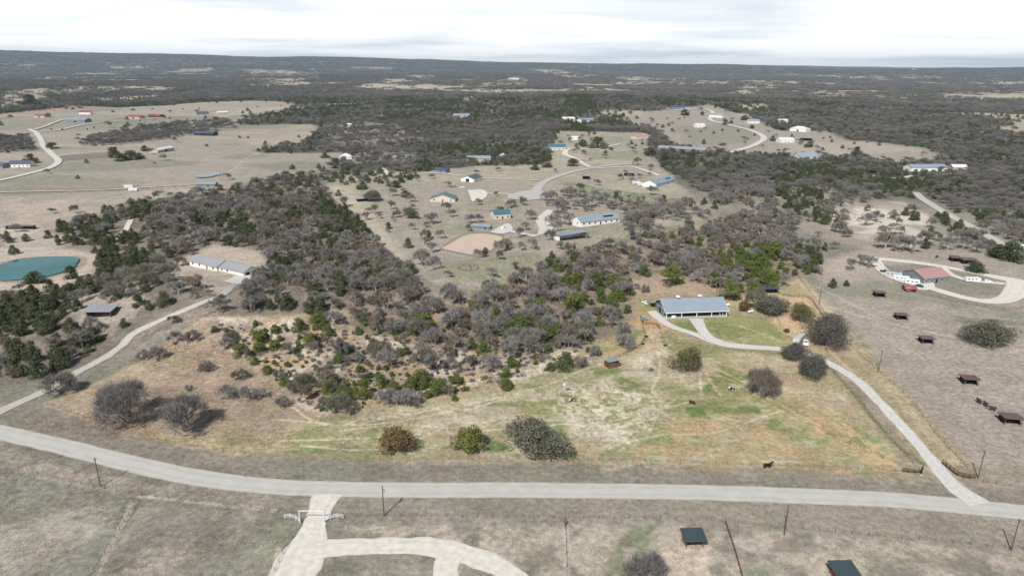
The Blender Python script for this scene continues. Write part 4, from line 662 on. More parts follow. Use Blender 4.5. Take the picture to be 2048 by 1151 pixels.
for i in range(5): MB().box(i*(L_-.3)/4, -.15, -.5, i*(L_-.3)/4+.28, .13, hw-.28).build('porch_post', M['trim'], bh)
for u, w_ in ((1.2, 2.4), (5.2, 1.4), (18.4, 2.2), (22.2, 2.6), (26.2, 1.6)): fr = MB().box(u-.1, 2.93, .9, u+w_+.1, 3.0, 2.6).build('window', M['grey_wall'], bh); MB().box(u, 2.9, 1.0, u+w_, 2.97, 2.5).build('pane', M['glass'], fr)
MB().box(9.5, 2.92, .25, 16.5, 3.0, 3.1).build('sliding_door', M['dark'], bh)
MB().box(-.16, 7.0, 0, -.07, 10, 3.3).build('barn_door', M['dark'], bh); MB().box(-.28, 5.4, .1, -.18, 7.3, 3.2).build('door_leaf', M['grey_wall'], bh); MB().box(-.34, 4.8, 3.3, -.2, 11, 3.46).build('door_track', M['trim'], bh)
MB().slab([(-3.0, dp-1.5, hw+.3), (12, dp-1.5, hw+.3), (12, dp+5, hw-.8), (-3.0, dp+5, hw-.8)], .14).build('lean_to_roof', M['roof_grey'], bh)
for x in (-2.8, 3, 8, 11.8): MB().box(x-.1, dp+4.6, -2, x+.1, dp+4.8, hw-.9).build('lean_to_post', M['post_wood'], bh)
MB().box(-2.9, dp+.5, -2, -2.8, dp+4.6, 2.0).build('lean_to_wall', M['roof_grey'], bh)
def loc_on(o, x, y, z): c, s = math.cos(rz), math.sin(rz); return (loc[0]+c*x-s*y, loc[1]+s*x+c*y, loc[2]+z)
t = empty('hot_tub', loc_on(bh, 4.0, .9, .28), rz, 'white domed tub on the left part of the barn house porch', 'hot tub'); MB().tube((0, 0, 0), (0, 0, .75), 1.1, 1.15, 20).build('tub', M['white_wall'], t); MB().tube((0, 0, .76), (0, 0, .98), 1.2, .6, 20).build('cover', M['trim'], t)
for i, x in enumerate((27.3, 29.0)):
    t = empty('porch_chair', loc_on(bh, x, 1.2, .28), rz+(.3 if i else -.3), ('left' if not i else 'right')+' one of two pale porch chairs by the right porch post', 'chair', 'porch chairs')
    MB().box(-.35, -.35, .35, .35, .35, .45).build('seat', M['trim'], t); MB().slab([(-.35, .33, 1.05), (.35, .33, 1.05), (.35, .4, 1.05), (-.35, .4, 1.05)], .65).build('backrest', M['trim'], t)
    for a in (-.3, .3):
        for b in (-.3, .3): MB().box(a-.03, b-.03, 0, a+.03, b+.03, .35).build('leg', M['trim'], t)
# --- small brown shed in the pasture, sheds
loc2, rz2, L2 = site((1218, 737), (1238, 733), 3.6); sh = empty('wooden_shed', loc2, rz2, 'small brown board shed with sloping pale metal roof at the edge of the pasture', 'shed')
MB().box(0, 0, -.6, L2, 3.6, 2.3).build('wall', M['brown_wood'], sh); MB().slab([(-.35, -.35, 3.05), (L2+.35, -.35, 3.05), (L2+.35, 3.95, 2.55), (-.35, 3.95, 2.55)], .1).build('roof', M['roof_blue'], sh); MB().box(.9, -.05, .1, 1.9, -.005, 2.0).build('door', M['post_wood'], sh); MB().box(L2*.55, -.04, 2.05, L2-.1, -.003, 2.5).build('opening', M['dark'], sh)
for x in (.1, L2-.1): MB().box(x-.06, .05, 2.3, x+.06, .17, 2.92).build('post', M['post_wood'], sh)
MB().quad((L2+.01, .1, .3), (L2+.9, -.1, .3), (L2+.9, -.1, 1.6), (L2+.01, .1, 1.9)).build('shutter', M['brown_wood'], sh)
shelter('dark blue roofed open shelter in the sandy pen behind the barn house', (1529, 588), (1557, 587), 5, 2.9, 2.4, 'roof_navy', 'brown_wood')
for lb, a, b, rf_ in (('brown-roofed open shelter farthest up the bare right-hand pasture', (1752, 595), (1771, 595.5), 'roof_brown'), ('brown-roofed open shelter, second from the top in the bare right-hand pasture', (1794, 640), (1815, 641), 'roof_brown'), ('brown-roofed open shelter in the pasture left of the large lone oak', (1844, 688), (1867, 689), 'roof_brown'), ('red-roofed open shelter above the three dark cows', (1928, 770), (1956, 772), 'roof_brown'), ('red-roofed open shelter at the right edge of the photo', (2008, 849), (2043, 852), 'roof_brown')):
    shelter(lb, a, b, 4.4, 2.7, 2.3, rf_, 'dark', group='red-brown shelters in the right pasture')
shelter('dark green roofed open shelter, left of two at the bottom of the photo', (1371, 1096), (1407, 1095), 3.6, 2.5, 2.9, 'roof_dgreen', 'brown_wood'); shelter('dark green roofed open shelter, lower right of two at the bottom of the photo', (1672, 1166), (1712, 1165), 3.8, 2.5, 2.9, 'roof_dgreen', 'brown_wood')
shelter('long red-roofed open shed beyond the red-roofed house, left one of a pair', (1903, 523.5), (1921, 524.5), 5, 2.6, 2.8, 'roof_brown', 'dark'); shelter('long red-roofed open shed beyond the red-roofed house, right one of a pair', (1926, 528.5), (1953, 530), 5, 2.8, 3.0, 'roof_brown', 'dark')
shelter('slate-roofed open shed among junipers left of the side drive', (172, 641), (222, 635), 7, 2.8, 3.6, 'roof_grey', 'brown_wood')
shelter('long dark low shed beyond the teal pond', (10, 459), (66, 459), 4, 2.4, 2.2, 'roof_dark', 'dark'); shelter('dark open shelter in the sandy lot north of the riding arena, left one', (1165, 358.5), (1180, 359), 4, 3.2, 3, 'roof_brown', 'dark'); shelter('dark open shelter in the sandy lot beside the teal-trimmed house drive', (1248, 352), (1268, 353), 4, 3.2, 3, 'roof_brown', 'dark'); shelter('dark low shed under the green oak left of the green-roofed house', (716, 404), (738, 402), 6, 2.6, 2.8, 'roof_grey', 'dark')
shelter('long shed with pale roof and open dark left half just below the long blue-roofed house', (1120, 482), (1176, 477.5), 7, 3.4, 3.0, 'roof_blue', 'white_wall')
shelter('small dark-fronted shed left of the long blue-roofed house', (1112, 412), (1129, 412), 4, 2.8, 2.5, 'roof_grey', 'dark'); shelter('dark long shed in the upper right neighbourhood below the white arched barn', (1601, 281.5), (1624, 282), 6, 4.2, 4, 'roof_dark', 'dark')
# --- neighbouring houses
loc3, rz3, L3 = site((380, 531), (434, 542), 12); hs = empty('ranch_house', loc3, rz3, 'long white house with two grey gabled roofs in the clearing right of the teal pond', 'house')
block(hs, 0, L3, 0, 11, 2.9, 5.4, M['roof_grey'], M['white_wall'], wins=autowins(L3, 11, 4), doors=[('f', L3*.62, 1.1, 0, 2.1)]); L3b = L3*.86
block(hs, L3+.3, L3+L3b, 1.2, 12, 2.9, 5.2, M['roof_grey'], M['white_wall'], wins=[('f', 2, 1.4, 1, 1.2), ('f', 7, 1.4, 1, 1.2)], doors=[('r', 1.5, 2.8, 0, 2.3), ('r', 6, 2.8, 0, 2.3)], name='garage_wall')
HL = [
 ('house', 'house with grey-green gabled roof and white gable front in the field above the riding arena', (860, 403.5), (910, 404), 15, 2.6, 6.6, 'roof_green', 'stone_wall', 'y', 3, 0), ('barn', 'small white barn with slate roof and a dark door beside the neighbourhood road', (922, 362.5), (948, 364.5), 19, 3.4, 6, 'roof_dark', 'white_wall', 'y', 3, 1),
 ('house', 'house with bright teal metal roof above the riding arena', (989, 439), (1021, 436.5), 10, 4.2, 6.6, 'roof_teal', 'stone_wall', 'x', 3, 0), ('long_house', 'long house with pale blue roof and white walls right of the riding arena', (1162, 454), (1239, 443), 13, 3.3, 6.4, 'roof_blue', 'white_wall', 'x', 7, 0),
 ('house', 'house with pale blue roof and teal trim where the neighbourhood drive ends', (1312, 376), (1350, 366), 15, 3.8, 7, 'roof_blue', 'white_wall', 'x', 4, 0), ('long_house', 'very long low building with grey roof among junipers above the neighbourhood', (1316, 300), (1410, 306), 15, 3.4, 6, 'roof_grey', 'grey_wall', 'x', 8, 0),
 ('house', 'house with faded red roof inside the white oval drive', (1846, 568), (1898, 563), 15, 3.3, 6.4, 'roof_red', 'grey_wall', 'x', 5, 0), ('shed', 'small red-roofed shed at the bottom left of the white oval drive', (1811, 583), (1832, 584), 5, 1.8, 3.0, 'roof_brick', 'redbrown', 'x', 2, 0),
 ('house', 'white house with dark roof near the left edge beside the far road', (17, 335), (60, 334), 12, 3.8, 6.8, 'roof_dark', 'white_wall', 'x', 5, 0), ('barn', 'slate-roofed barn with white apron in the left field below the tree belt', (388, 270.5), (426, 272), 16, 4, 6.5, 'roof_dark', 'navy_wall', 'x', 5, 1),
 ('barn', 'low pale-roofed building behind the dark tree clump in the left field', (316, 306), (349, 301), 12, 3.5, 5.5, 'roof_white', 'tan_wall', 'x', 4, 1), ('shed', 'pale blue-roofed shed just below the small blue pond', (393, 374), (430, 374), 8, 2.8, 4, 'roof_blue', 'grey_wall', 'x', 4, 0),
 ('barn', 'pale blue-grey long barn at the left ranch', (132, 245), (170, 245), 20, 5, 8, 'roof_blue', 'grey_wall', 'x', 4, 1), ('barn', 'bright red-roofed barn, left one of two in the far left field', (254, 237), (279, 238), 16, 4, 8, 'roof_brick', 'tan_wall', 'x', 3, 1), ('barn', 'darker red-roofed barn, right one of two in the far left field', (296, 234), (319, 235), 14, 4, 7, 'roof_brick', 'redbrown', 'x', 3, 1),
 ('barn', 'red-brown roofed barn at the far left ranch near the photo edge', (68, 235), (89, 235), 16, 4, 7, 'roof_brick', 'tan_wall', 'x', 3, 1), ('house', 'white house with red roof at the far left ranch', (158, 229), (181, 229), 15, 5, 8, 'roof_brick', 'white_wall', 'x', 3, 0), ('house', 'small grey house at the right end of the far left field', (395, 230), (418, 229), 14, 4, 7, 'roof_dark', 'grey_wall', 'x', 3, 0), ('house', 'pale house at the right end of the far left field', (436, 229), (456, 228), 14, 4, 7, 'roof_white', 'tan_wall', 'x', 3, 0),
 ('shed', 'white tent-roofed shed in the field edge left of the middle woods', (679, 318), (703, 318), 12, 2.5, 6.5, 'roof_white', 'white_wall', 'hip', 3, 0), ('house', 'dark-roofed house on the sandy patch in the middle woods', (790, 315), (820, 315), 14, 3.6, 6.4, 'roof_dark', 'tan_wall', 'hip', 4, 0), ('house', 'pale blue-roofed house deep in the middle woods', (911, 237), (940, 237), 20, 6, 10, 'roof_blue', 'white_wall', 'x', 4, 0),
 ('house', 'pale-roofed house hidden in the junipers above the white barn', (934, 324), (981, 324), 12, 4.6, 7.2, 'roof_blue', 'tan_wall', 'x', 4, 0), ('shed', 'narrow white shed in the junipers above the neighbourhood road', (1002, 317), (1015, 317), 8, 3.6, 6, 'roof_white', 'white_wall', 'y', 2, 0), ('house', 'teal-roofed house at the end of the upper white drive', (1096, 300), (1131, 300), 14, 4.5, 8, 'roof_teal', 'stone_wall', 'x', 4, 0), ('shed', 'dark blue-roofed shed beside the narrow drive below the junipers', (869, 344), (892, 346), 8, 3, 4.8, 'roof_navy', 'grey_wall', 'x', 3, 0),
 ('house', 'white house at the wood edge, right one of two above the upper drive', (1163, 246), (1190, 245), 16, 5.5, 9, 'roof_blue', 'white_wall', 'x', 3, 0), ('house', 'white house at the wood edge, left one of two above the upper drive', (1126, 243), (1150, 243), 16, 5.5, 9, 'roof_white', 'tan_wall', 'x', 3, 0), ('house', 'salmon-roofed house left of the long low grey building', (1272, 279), (1301, 278), 14, 5, 9, 'roof_orange', 'stone_wall', 'hip', 3, 0), ('house', 'house alone on the pale hilltop clearing near the horizon', (1018, 160), (1038, 160), 22, 8, 14, 'roof_white', 'tan_wall', 'x', 3, 0),
 ('house', 'grey-roofed white house at the top of the curved upper road', (1418, 234), (1444, 236), 16, 5, 9, 'roof_grey', 'white_wall', 'x', 3, 0), ('house', 'white house inside the curve of the upper road', (1391, 255), (1410, 255), 14, 4.5, 7.5, 'roof_white', 'white_wall', 'x', 3, 0), ('house', 'pale blue-roofed house right of the curved upper road', (1498, 247), (1519, 247), 14, 5, 9, 'roof_blue', 'white_wall', 'x', 3, 0), ('shed', 'small white building behind the white arched barn', (1559, 246), (1576, 246), 14, 5, 8, 'roof_white', 'white_wall', 'x', 2, 0),
 ('barn', 'large white barn in the upper right neighbourhood', (1579, 262), (1611, 264), 20, 5, 9.5, 'roof_white', 'white_wall', 'hip', 4, 1), ('barn', 'pair-roofed white building below the large white barn', (1560, 285), (1588, 285), 15, 4, 7.5, 'roof_white', 'white_wall', 'x', 4, 0), ('house', 'blue-grey roofed house with gable below the upper right road', (1597, 319), (1636, 319), 16, 4, 8.5, 'roof_blue', 'white_wall', 'x', 4, 0), ('long_house', 'long white house in the right woods', (1822, 343), (1894, 343), 15, 4.6, 7.5, 'roof_blue', 'white_wall', 'x', 6, 0),
 ('house', 'small white house right of the long white one in the right woods', (1905, 341), (1934, 342), 12, 4.2, 6.8, 'roof_white', 'tan_wall', 'x', 3, 0), ('house', 'blue-roofed house at the left start of the upper right clearing', (1344, 219), (1370, 219), 18, 5.5, 9.5, 'roof_navy', 'grey_wall', 'x', 3, 0), ('shed', 'small pale-roofed shed at the top edge of the riding arena', (944, 457), (979, 459), 5, 2.2, 3.0, 'roof_blue', 'grey_wall', 'x', 2, 0), ('shed', 'white shed near the right edge beside the asphalt road end', (2040, 502), (2056, 503), 6, 2.6, 4, 'roof_white', 'white_wall', 'x', 2, 0),
 ('barn', 'dark barn at the far left edge of the photo', (-14, 336), (6, 337), 10, 3.6, 6, 'roof_dark', 'grey_wall', 'x', 2, 1)]
for nm, lb, a, b, dp_, hw_, hr_, rf_, wl, rd, n_, bd in HL:
    r, LL = house(nm, lb, 'barn' if nm == 'barn' else 'shed' if nm == 'shed' else 'house', a, b, dp_, hw_, hr_, rf_, wl, rd, n_, bool(bd))
    if 'teal trim' in lb or 'right of the riding arena' in lb:
        k_ = (hr_-hw_)/(dp_/2); u0, u1 = LL*.62, LL*.88; f_ = lambda y: hw_+k_*y+.24
        MB().slab([(u0, 2.4, f_(2.4)), (u1, 2.4, f_(2.4)), (u1, 4.2, f_(4.2)), (u0, 4.2, f_(4.2))], .06).build('solar_panel', M['solar'], r)
    if 'teal trim' in lb: MB().box(-.55, -.62, hw_-.45, LL+.55, -.52, hw_-.1).build('fascia', M['teal_trim'], r)
# far scattered roofs near the horizon
for i, (x, y, w_) in enumerate([(214, 127, 8), (626, 139, 7), (1068, 150, 6), (760, 236, 10), (700, 253, 9), (1462, 150, 7), (1555, 140, 8), (1722, 158, 7), (1830, 139, 9), (1930, 158, 7), (1440, 137, 6), (1180, 133, 6), (640, 125, 5), (2000, 136, 8), (2030, 178, 14), (1150, 280, 12), (846, 152, 6), (560, 152, 8), (1640, 152, 8)]):
    p = at(x, y); s = mpp(p); w2 = max(10, w_*s); r = empty('far_building', tuple(p), rnd.uniform(-.3, .3), 'tiny pale building far off among the woods towards the horizon', 'building', 'tiny far buildings'); block(r, -w2/2, w2/2, 0, w2*.5, 3.5+s*.25, 5.5+s*.45, M['roof_white'], M['white_wall'])
# ---------------------------------------------------------------- poles, fences, gates
PM = mat('pole_wood', alb(92, 84, 78), .9, .2, 1)
for (x, y), lb, tr in (((201, 972), 'wooden utility pole between the road and the lower left field', 0), ((768, 1031), 'wooden utility pole with transformer right of the bottom gate drive', 1), ((1568, 1070), 'leaning-looking utility pole between the two dark green shelters', 0), ((2022, 1100), 'utility pole in the bottom right corner below the road', 0), ((1757, 742), 'utility pole inside the property fence east of the drive', 0), ((1638, 609), 'dark utility pole beside the sandy pen fence', 0), ((1956, 956), 'utility pole at the right corner of the property by the road', 0)):
    p = at(x, y); r = empty('utility_pole', tuple(p), 0, lb, 'pole', 'utility poles'); MB().tube((0, 0, -.5), (0, 0, 9.4), .17, .11, 10).build('pole', PM, r); MB().box(-.05, -.6, 8.75, .05, .6, 8.87).build('crossarm', PM, r)
    for yy in (-.5, .5): MB().tube((0, yy, 8.87), (0, yy, 9.02), .05, .04, 8).build('insulator', M['grey_wall'], r)
    if tr: MB().tube((.32, 0, 7.4), (.32, 0, 8.3), .25, .25, 12).build('transformer', M['roof_grey'], r)
def fence(label, P, gap=4., h=1.25, r_=.06, mt='post_wood', rails=0, name='fence', wires=4, maxp=100):
    W = resample(unproj(P)[:, :2], 2.); d = np.concatenate([[0], np.cumsum(np.linalg.norm(np.diff(W, axis=0), axis=1))]); n = max(2, int(d[-1]/gap)); S = np.stack([np.interp(np.linspace(0, d[-1], n+1), d, W[:, i]) for i in (0, 1)], 1)
    Z = H(S[:, 0], S[:, 1]); o = empty(name, (S[0][0], S[0][1], float(Z[0])), 0, label, 'fence'); b = S[0]; z0 = float(Z[0]); pm = MB().tube((0, 0, -.3), (0, 0, h), r_, r_, 6).mesh('post', M[mt]); rest = MB(); order = sorted(range(n+1), key=lambda i: np.hypot(*S[i])); near = set(order[:maxp])
    for i in range(n+1):
        q = (S[i][0]-b[0], S[i][1]-b[1], float(Z[i])-z0)
        if i in near: link('post', pm, o, q)
        else: rest.tube((q[0], q[1], q[2]-.3), (q[0], q[1], q[2]+h), r_, r_, 5)
    if rest.v: tag(rest.build('post', M[mt], o), kind='stuff')
    segs = []
    for kz in range(rails or wires):
        zz = h*(kz+1)/((rails or wires))*.95; rr = (.05 if rails else .012)
        for i in range(n): segs.append(((S[i][0]-b[0], S[i][1]-b[1], float(Z[i])-z0+zz), (S[i+1][0]-b[0], S[i+1][1]-b[1], float(Z[i+1])-z0+zz), rr, rr))
    v, f = tube_arrays(segs, 4); link('rail' if rails else 'wire', npmesh('rails', v, [f], M['wire'] if not rails else M[mt]), o); return o
fence('wire fence along the lower side of the road left of the gate drive', [(-60, 912), (0, 925), (100, 955), (200, 975), (285, 990), (400, 1003), (520, 1018), (585, 1027)]); fence('wire fence below the road from the gate drive to the right edge', [(680, 1031), (900, 1033), (1130, 1036), (1300, 1037), (1450, 1045), (1570, 1056), (1800, 1076), (2080, 1102)])
fence('wire fence running down between the two lower left fields', [(285, 990), (240, 1060), (178, 1160)], 3); fence('wire fence along the left side of the bottom gate drive', [(603, 1045), (570, 1100), (542, 1160)], 3); fence('post fence running down from a tall dark corner post at the bottom centre', [(1130, 1038), (1133, 1100), (1134, 1160)], 4); fence('dark brown rail fence running down beside the left green shelter', [(1450, 1047), (1465, 1090), (1485, 1160)], 2.5, 1.4, .1, 'brown_wood', 3)
fence('roadside wire fence along the front of the property', [(95, 808), (262, 866), (480, 906), (770, 919), (1100, 918), (1400, 927), (1700, 937), (1815, 944)], 3.5, 1.2, .055); fence('wire fence between the gravel drive and the pasture', [(1838, 938), (1790, 888), (1730, 815), (1690, 772), (1655, 738), (1560, 709), (1480, 702), (1400, 692), (1355, 688), (1328, 676)], 3.5, 1.2, .055); fence('wire fence crossing the pasture diagonally below the lone round trees', [(1400, 712), (1480, 755), (1550, 800), (1640, 850), (1720, 895), (1812, 938)], 3.5, 1.2, .06); fence('boundary wire fence along the right side of the property', [(1590, 545), (1660, 640), (1700, 690), (1760, 745), (1820, 800), (1870, 865), (1935, 935)], 3.5, 1.3, .055)
fence('heavy wooden rail fence along the back of the sandy pen', [(1557, 590), (1590, 594), (1618, 596), (1640, 625), (1665, 655)], 2.5, 1.5, .09, 'post_wood', 4); fence('curved brown board fence between the teal car and the pasture lane', [(1281, 635), (1287, 648), (1300, 648), (1314, 651), (1319, 658)], 1.6, 1.6, .08, 'brown_wood', 5); fence('wire fence around the left side of the pasture lane above the brown shed', [(1283, 648), (1290, 670), (1278, 692), (1245, 712), (1225, 722)], 2.5, 1.3, .06); fence('short wire fence on the right side of the pasture lane', [(1319, 658), (1325, 675), (1335, 688)], 2.5, 1.3, .06)
fence('low fence around the sandy riding arena', [(880, 499), (938, 467), (1002, 472), (1001, 488), (967, 511), (925, 509), (880, 499)], 4, 1.3, .07, 'post_wood', 2); fence('fence along the foot of the bare right-hand pasture beside the road', [(1965, 964), (2010, 970), (2080, 984)], 3.5, 1.2, .055); fence('dark fence below the white oval drive', [(1830, 585), (1900, 602), (1960, 612), (2040, 618), (2060, 600)], 4, 1.3, .08, 'redbrown', 2); fence('small fence in the sandy pen between the two oaks', [(1556, 640), (1566, 660), (1585, 668)], 2.5, 1.3, .06)
fence('faint wire fence across the middle of the bare right-hand pasture', [(1690, 610), (1800, 650), (1900, 680), (2060, 700)], 5, 1.2, .05); fence('fence line crossing the large left field', [(-40, 388), (120, 384), (260, 380), (420, 376)], 6, 1.2, .07)
fence('black iron rail panels flanking the right side of the property entrance', [(1884, 927), (1903, 942), (1919, 954), (1950, 957)], 1.6, 1.7, .07, 'black_iron', 7); fence('black iron rail panels flanking the left side of the property entrance', [(1804, 944), (1822, 945), (1841, 946)], 1.6, 1.5, .06, 'black_iron', 6); fence('round metal pen in the field below the riding arena', [(915+0, 538), (925, 533), (945, 532), (958, 537), (950, 542), (930, 543), (915, 538)], 3, 1.5, .06, 'redbrown', 3)
p = at(1842, 949); r = empty('gate_post', tuple(p), 0, 'tall thin spindle-shaped dark post at the property entrance', 'gate post')
MB().tube((0, 0, -.2), (0, 0, .8), .09, .12, 10).build('post', M['black_iron'], r); MB().tube((0, 0, .8), (0, 0, 2.2), .14, .26, 12).tube((0, 0, 2.2), (0, 0, 3.6), .26, .05, 12).build('spindle', M['black_iron'], r); MB().box(-.35, -.35, -.2, .35, .35, .15).build('base', M['stone_wall'], r)
a = at(600, 1044); b = at(649, 1044); v = b-a; L4 = float(np.hypot(v[0], v[1])); r = empty('entrance_gate', tuple(a), math.atan2(v[1], v[0]), 'white pipe entrance arch with curved wing rails over the bottom gravel drive', 'gate'); WP = mat('white_pipe', alb(210, 214, 218), .5)
for x in (0, L4): MB().tube((x, 0, -.3), (x, 0, 3.6), .14, .14, 10).build('post', WP, r); MB().tube((x-.0, 0, 0), (x, 0, .9), .3, .3, 10).build('post_base', M['stone_wall'], r)
MB().tube((0, 0, 3.6), (L4, 0, 3.6), .12, .12, 10).build('crossbar', WP, r)
for s, x in ((-1, 0), (1, L4)):
    w1 = MB()
    for z in (.5, .9, 1.3):
        q = [(x, 0, z), (x+s*1.4, .9, z+.25), (x+s*3.0, 1.5, z+.3), (x+s*4.6, 1.6, z)]
        for i in range(3): w1.tube(q[i], q[i+1], .06, .06, 6)
    for i in (1, 2, 3): w1.tube((q[i][0], q[i][1], -.2), q[i], .07, .07, 6)
    w1.build('wing_rail', WP, r)
MB().box(.3, -.04, .3, L4*.5, .04, 1.3).build('gate_leaf', M['wire'], r) if False else None
p = at(1130, 1052); r = empty('corner_post', tuple(p), 0, 'tall dark wooden corner post with brace on the fence at the bottom centre', 'post'); MB().tube((0, 0, -.3), (0, 0, 2.4), .2, .18, 10).build('post', PM, r); MB().tube((0, 0, 1.5), (1.8, 0, .1), .07, .07, 8).build('brace', PM, r)
# ---------------------------------------------------------------- vehicles and yard things
TYRE = mat('black_rubber', (.02, .02, .02), .85); RIM = mat('steel_rim', (.35, .35, .36), .35, metal=.8)
def paint(n, c): return mat(n, c, .25, .03, .8, spec=.5)
WPT = paint('white_car_paint', (.72, .73, .74)); TPT = paint('teal_car_paint', (.13, .32, .33)); GPT = paint('grey_car_paint', (.22, .23, .25)); DPT = paint('dark_car_paint', (.03, .035, .05)); ALU = mat('trailer_aluminium', (.52, .54, .57), .4, .06, 1, metal=.2, spec=.5)
def wheel(root, x, y, r_=.36, w_=.22):
    t = MB().tube((x, y-w_/2, r_), (x, y+w_/2, r_), r_, r_, 16).build('wheel', TYRE, root); s = 1 if y > 0 else -1; MB().tube((x, y+s*(w_/2), r_), (x, y+s*(w_/2+.02), r_), r_*.58, r_*.58, 12).build('rim', RIM, t)
def vehicle(kind, label, px, yaw, pt, s=1., group=None):
    p = at(*px); nm = {'pickup': 'pickup_truck', 'car': 'car', 'old': 'old_car', 'rv': 'camper_trailer', 'horse': 'livestock_trailer', 'truck': 'box_truck'}[kind]; r = empty(nm, tuple(p), yaw, label, {'pickup': 'pickup', 'car': 'car', 'old': 'car', 'rv': 'trailer', 'horse': 'trailer', 'truck': 'truck'}[kind], group); r.scale = (s, s, s); EXCL.append((np.array([[p[0], p[1]]]), 4.5))
    W2 = .95
    if kind in ('pickup', 'car', 'old'):
        Lh = 2.7 if kind == 'pickup' else 2.25
        body = [(-Lh, .45), (Lh-.1, .42), (Lh, .75), (Lh-.1, .98), (1.0, 1.08), (-Lh, 1.1)] if kind != 'pickup' else [(-Lh, .5), (Lh-.1, .5), (Lh, .85), (Lh-.15, 1.1), (1.1, 1.2), (-Lh, 1.2)]
        MB().extrude(body, -W2, W2).build('body', pt, r); b0 = body[-1][1]
        cab = [(1.15, b0-.04), (.55, b0+.62), (-.75, b0+.66), (-1.0, b0-.02)] if kind == 'pickup' else [(1.05, b0-.04), (.4, b0+.45), (-1.1, b0+.48), (-1.8, b0)]
        c = MB().extrude(cab, -W2*.86, W2*.86).build('cabin', pt, r); ax, az = cab[0]; bx, bz = cab[1]; o_ = .03
        MB().quad((ax-.06+o_, -.7, az+.08+o_), (ax-.06+o_, .7, az+.08+o_), (bx+.05+o_, .65, bz-.06+o_), (bx+.05+o_, -.65, bz-.06+o_)).build('windscreen', M['glass'], c)
        for sy in (-1, 1): MB().box(cab[2][0]+.12, sy*(W2*.86+.012)-.01, b0+.1, .45, sy*(W2*.86+.012)+.01, b0+.5).build('window', M['glass'], c)
        if kind == 'pickup': MB().box(-Lh+.1, -.8, 1.15, -1.15, .8, 1.215).build('bed', M['dark'], r)
        for sx in (-1, 1):
            for sy in (-1, 1): wheel(r, sx*Lh*.62, sy*(W2-.08))
        for sy in (-1, 1): MB().box(Lh-.12, sy*.7-.18, .7, Lh+.015, sy*.7+.18, .9).build('headlight', M['trim'], r)
    else:
        Lh = {'rv': 3.8, 'horse': 4.2, 'truck': 3.6}[kind]; hh = {'rv': 2.9, 'horse': 2.6, 'truck': 3.0}[kind]; w3 = 1.2
        MB().extrude([(-Lh, .55), (Lh-.5, .55), (Lh, 1.2), (Lh-.1, hh-.2), (Lh-.6, hh), (-Lh, hh)], -w3, w3).build('body', pt, r)
        for sy in (-1, 1):
            for i in range(3): MB().box(-Lh+.8+i*2.1, sy*(w3+.012)-.012, 1.5, -Lh+2.0+i*2.1, sy*(w3+.012)+.012, 2.1).build('window', M['glass'], r)
            for dx in (-.9, .0): wheel(r, dx-.6, sy*(w3-.1))
        MB().box(Lh-.1, -.08, .5, Lh+1.5, .08, .62).build('hitch', M['black_iron'], r)
    return r
vehicle('pickup', 'white pickup parked beside the livestock trailer under the big dark oak', (1611, 688), R(-112), WPT, 1.05); vehicle('horse', 'silver and white livestock trailer parked left of the white pickup', (1597, 684), R(-128), ALU, 1.1)
vehicle('old', 'white car with a dark red open interior left of the barn house', (1292, 608), R(-55), WPT); vehicle('car', 'small teal car parked on the sandy patch behind the curved board fence', (1288, 640), R(8), TPT, .85)
for k, lb, px_, yw, pt in (('pickup', 'dark pickup at the left end of the row of vehicles by the red-roofed house', (1770, 545), -35, DPT), ('horse', 'grey trailer behind the dark pickup by the red-roofed house', (1786, 553), -28, ALU), ('rv', 'white camper in the middle of the vehicle row by the red-roofed house', (1803, 561), -28, WPT), ('rv', 'white camper nearest the gable of the red-roofed house', (1818, 552), 20, WPT), ('truck', 'white box truck at the lower end of the vehicle row by the red-roofed house', (1824, 568), -30, WPT), ('car', 'dark car beside the small red-roofed shed', (1838, 574), -40, DPT),
                       ('horse', 'long white trailer parked inside the right end of the oval drive', (1944, 563), 0, WPT), ('pickup', 'white pickup hitched to the long white trailer in the oval drive', (1973, 565), 0, WPT), ('rv', 'white camper, upper one of two beside the track in the large left field', (258, 376), 10, WPT), ('rv', 'white camper, lower one of two beside the track in the large left field', (267, 382), 5, WPT), ('car', 'grey car on the concrete left of the white barn', (910, 374), 10, GPT), ('pickup', 'white pickup on the caliche pad right of the green-roofed house', (924, 376), 10, WPT),
                       ('rv', 'white trailer in front of the teal-trimmed house', (1283, 371), -10, WPT), ('rv', 'second white trailer beside the teal-trimmed house', (1272, 368), 12, WPT), ('car', 'white car below the teal-roofed house', (1007, 457), 60, WPT), ('pickup', 'white pickup on the drive of the pale left house', (500, 548), 40, WPT)): vehicle(k, lb, px_, R(yw), pt, 1.0)
for x, y, s in ((1293, 673, 1.0), (1286, 688, .8), (1330, 691, .8)):
    p = at(x, y); o = MB(); rr = .7*s; n = 18; 
    for i in range(n):
        for j in range(6): pass
    V = [((rr+.22*math.cos(b_))*math.cos(a_), (rr+.22*math.cos(b_))*math.sin(a_), .22+.22*math.sin(b_)) for a_ in np.linspace(0, 2*math.pi, 25)[:-1] for b_ in np.linspace(0, 2*math.pi, 9)[:-1]]
    Fq = [(i*8+j, ((i+1) % 24)*8+j, ((i+1) % 24)*8+(j+1) % 8, i*8+(j+1) % 8) for i in range(24) for j in range(8)]
    t = link('tyre_feeder', npmesh('tyre_feeder', V, [Fq], TYRE, smooth=True), None, tuple(p)); tag(t, {673: 'largest black tyre feeder by the fence of the pasture lane', 688: 'black tyre feeder lying left in the pasture lane', 691: 'black tyre feeder lying right in the pasture lane'}[y], 'tyre', 'tyre feeders')
p = at(1312, 667); r = empty('livestock_gate', tuple(p), .1, 'low metal livestock panel standing in the pasture lane', 'panel'); w1 = MB()
for z in (.3, .7, 1.1): w1.tube((-1.6, 0, z), (1.6, 0, z), .03, .03, 6)
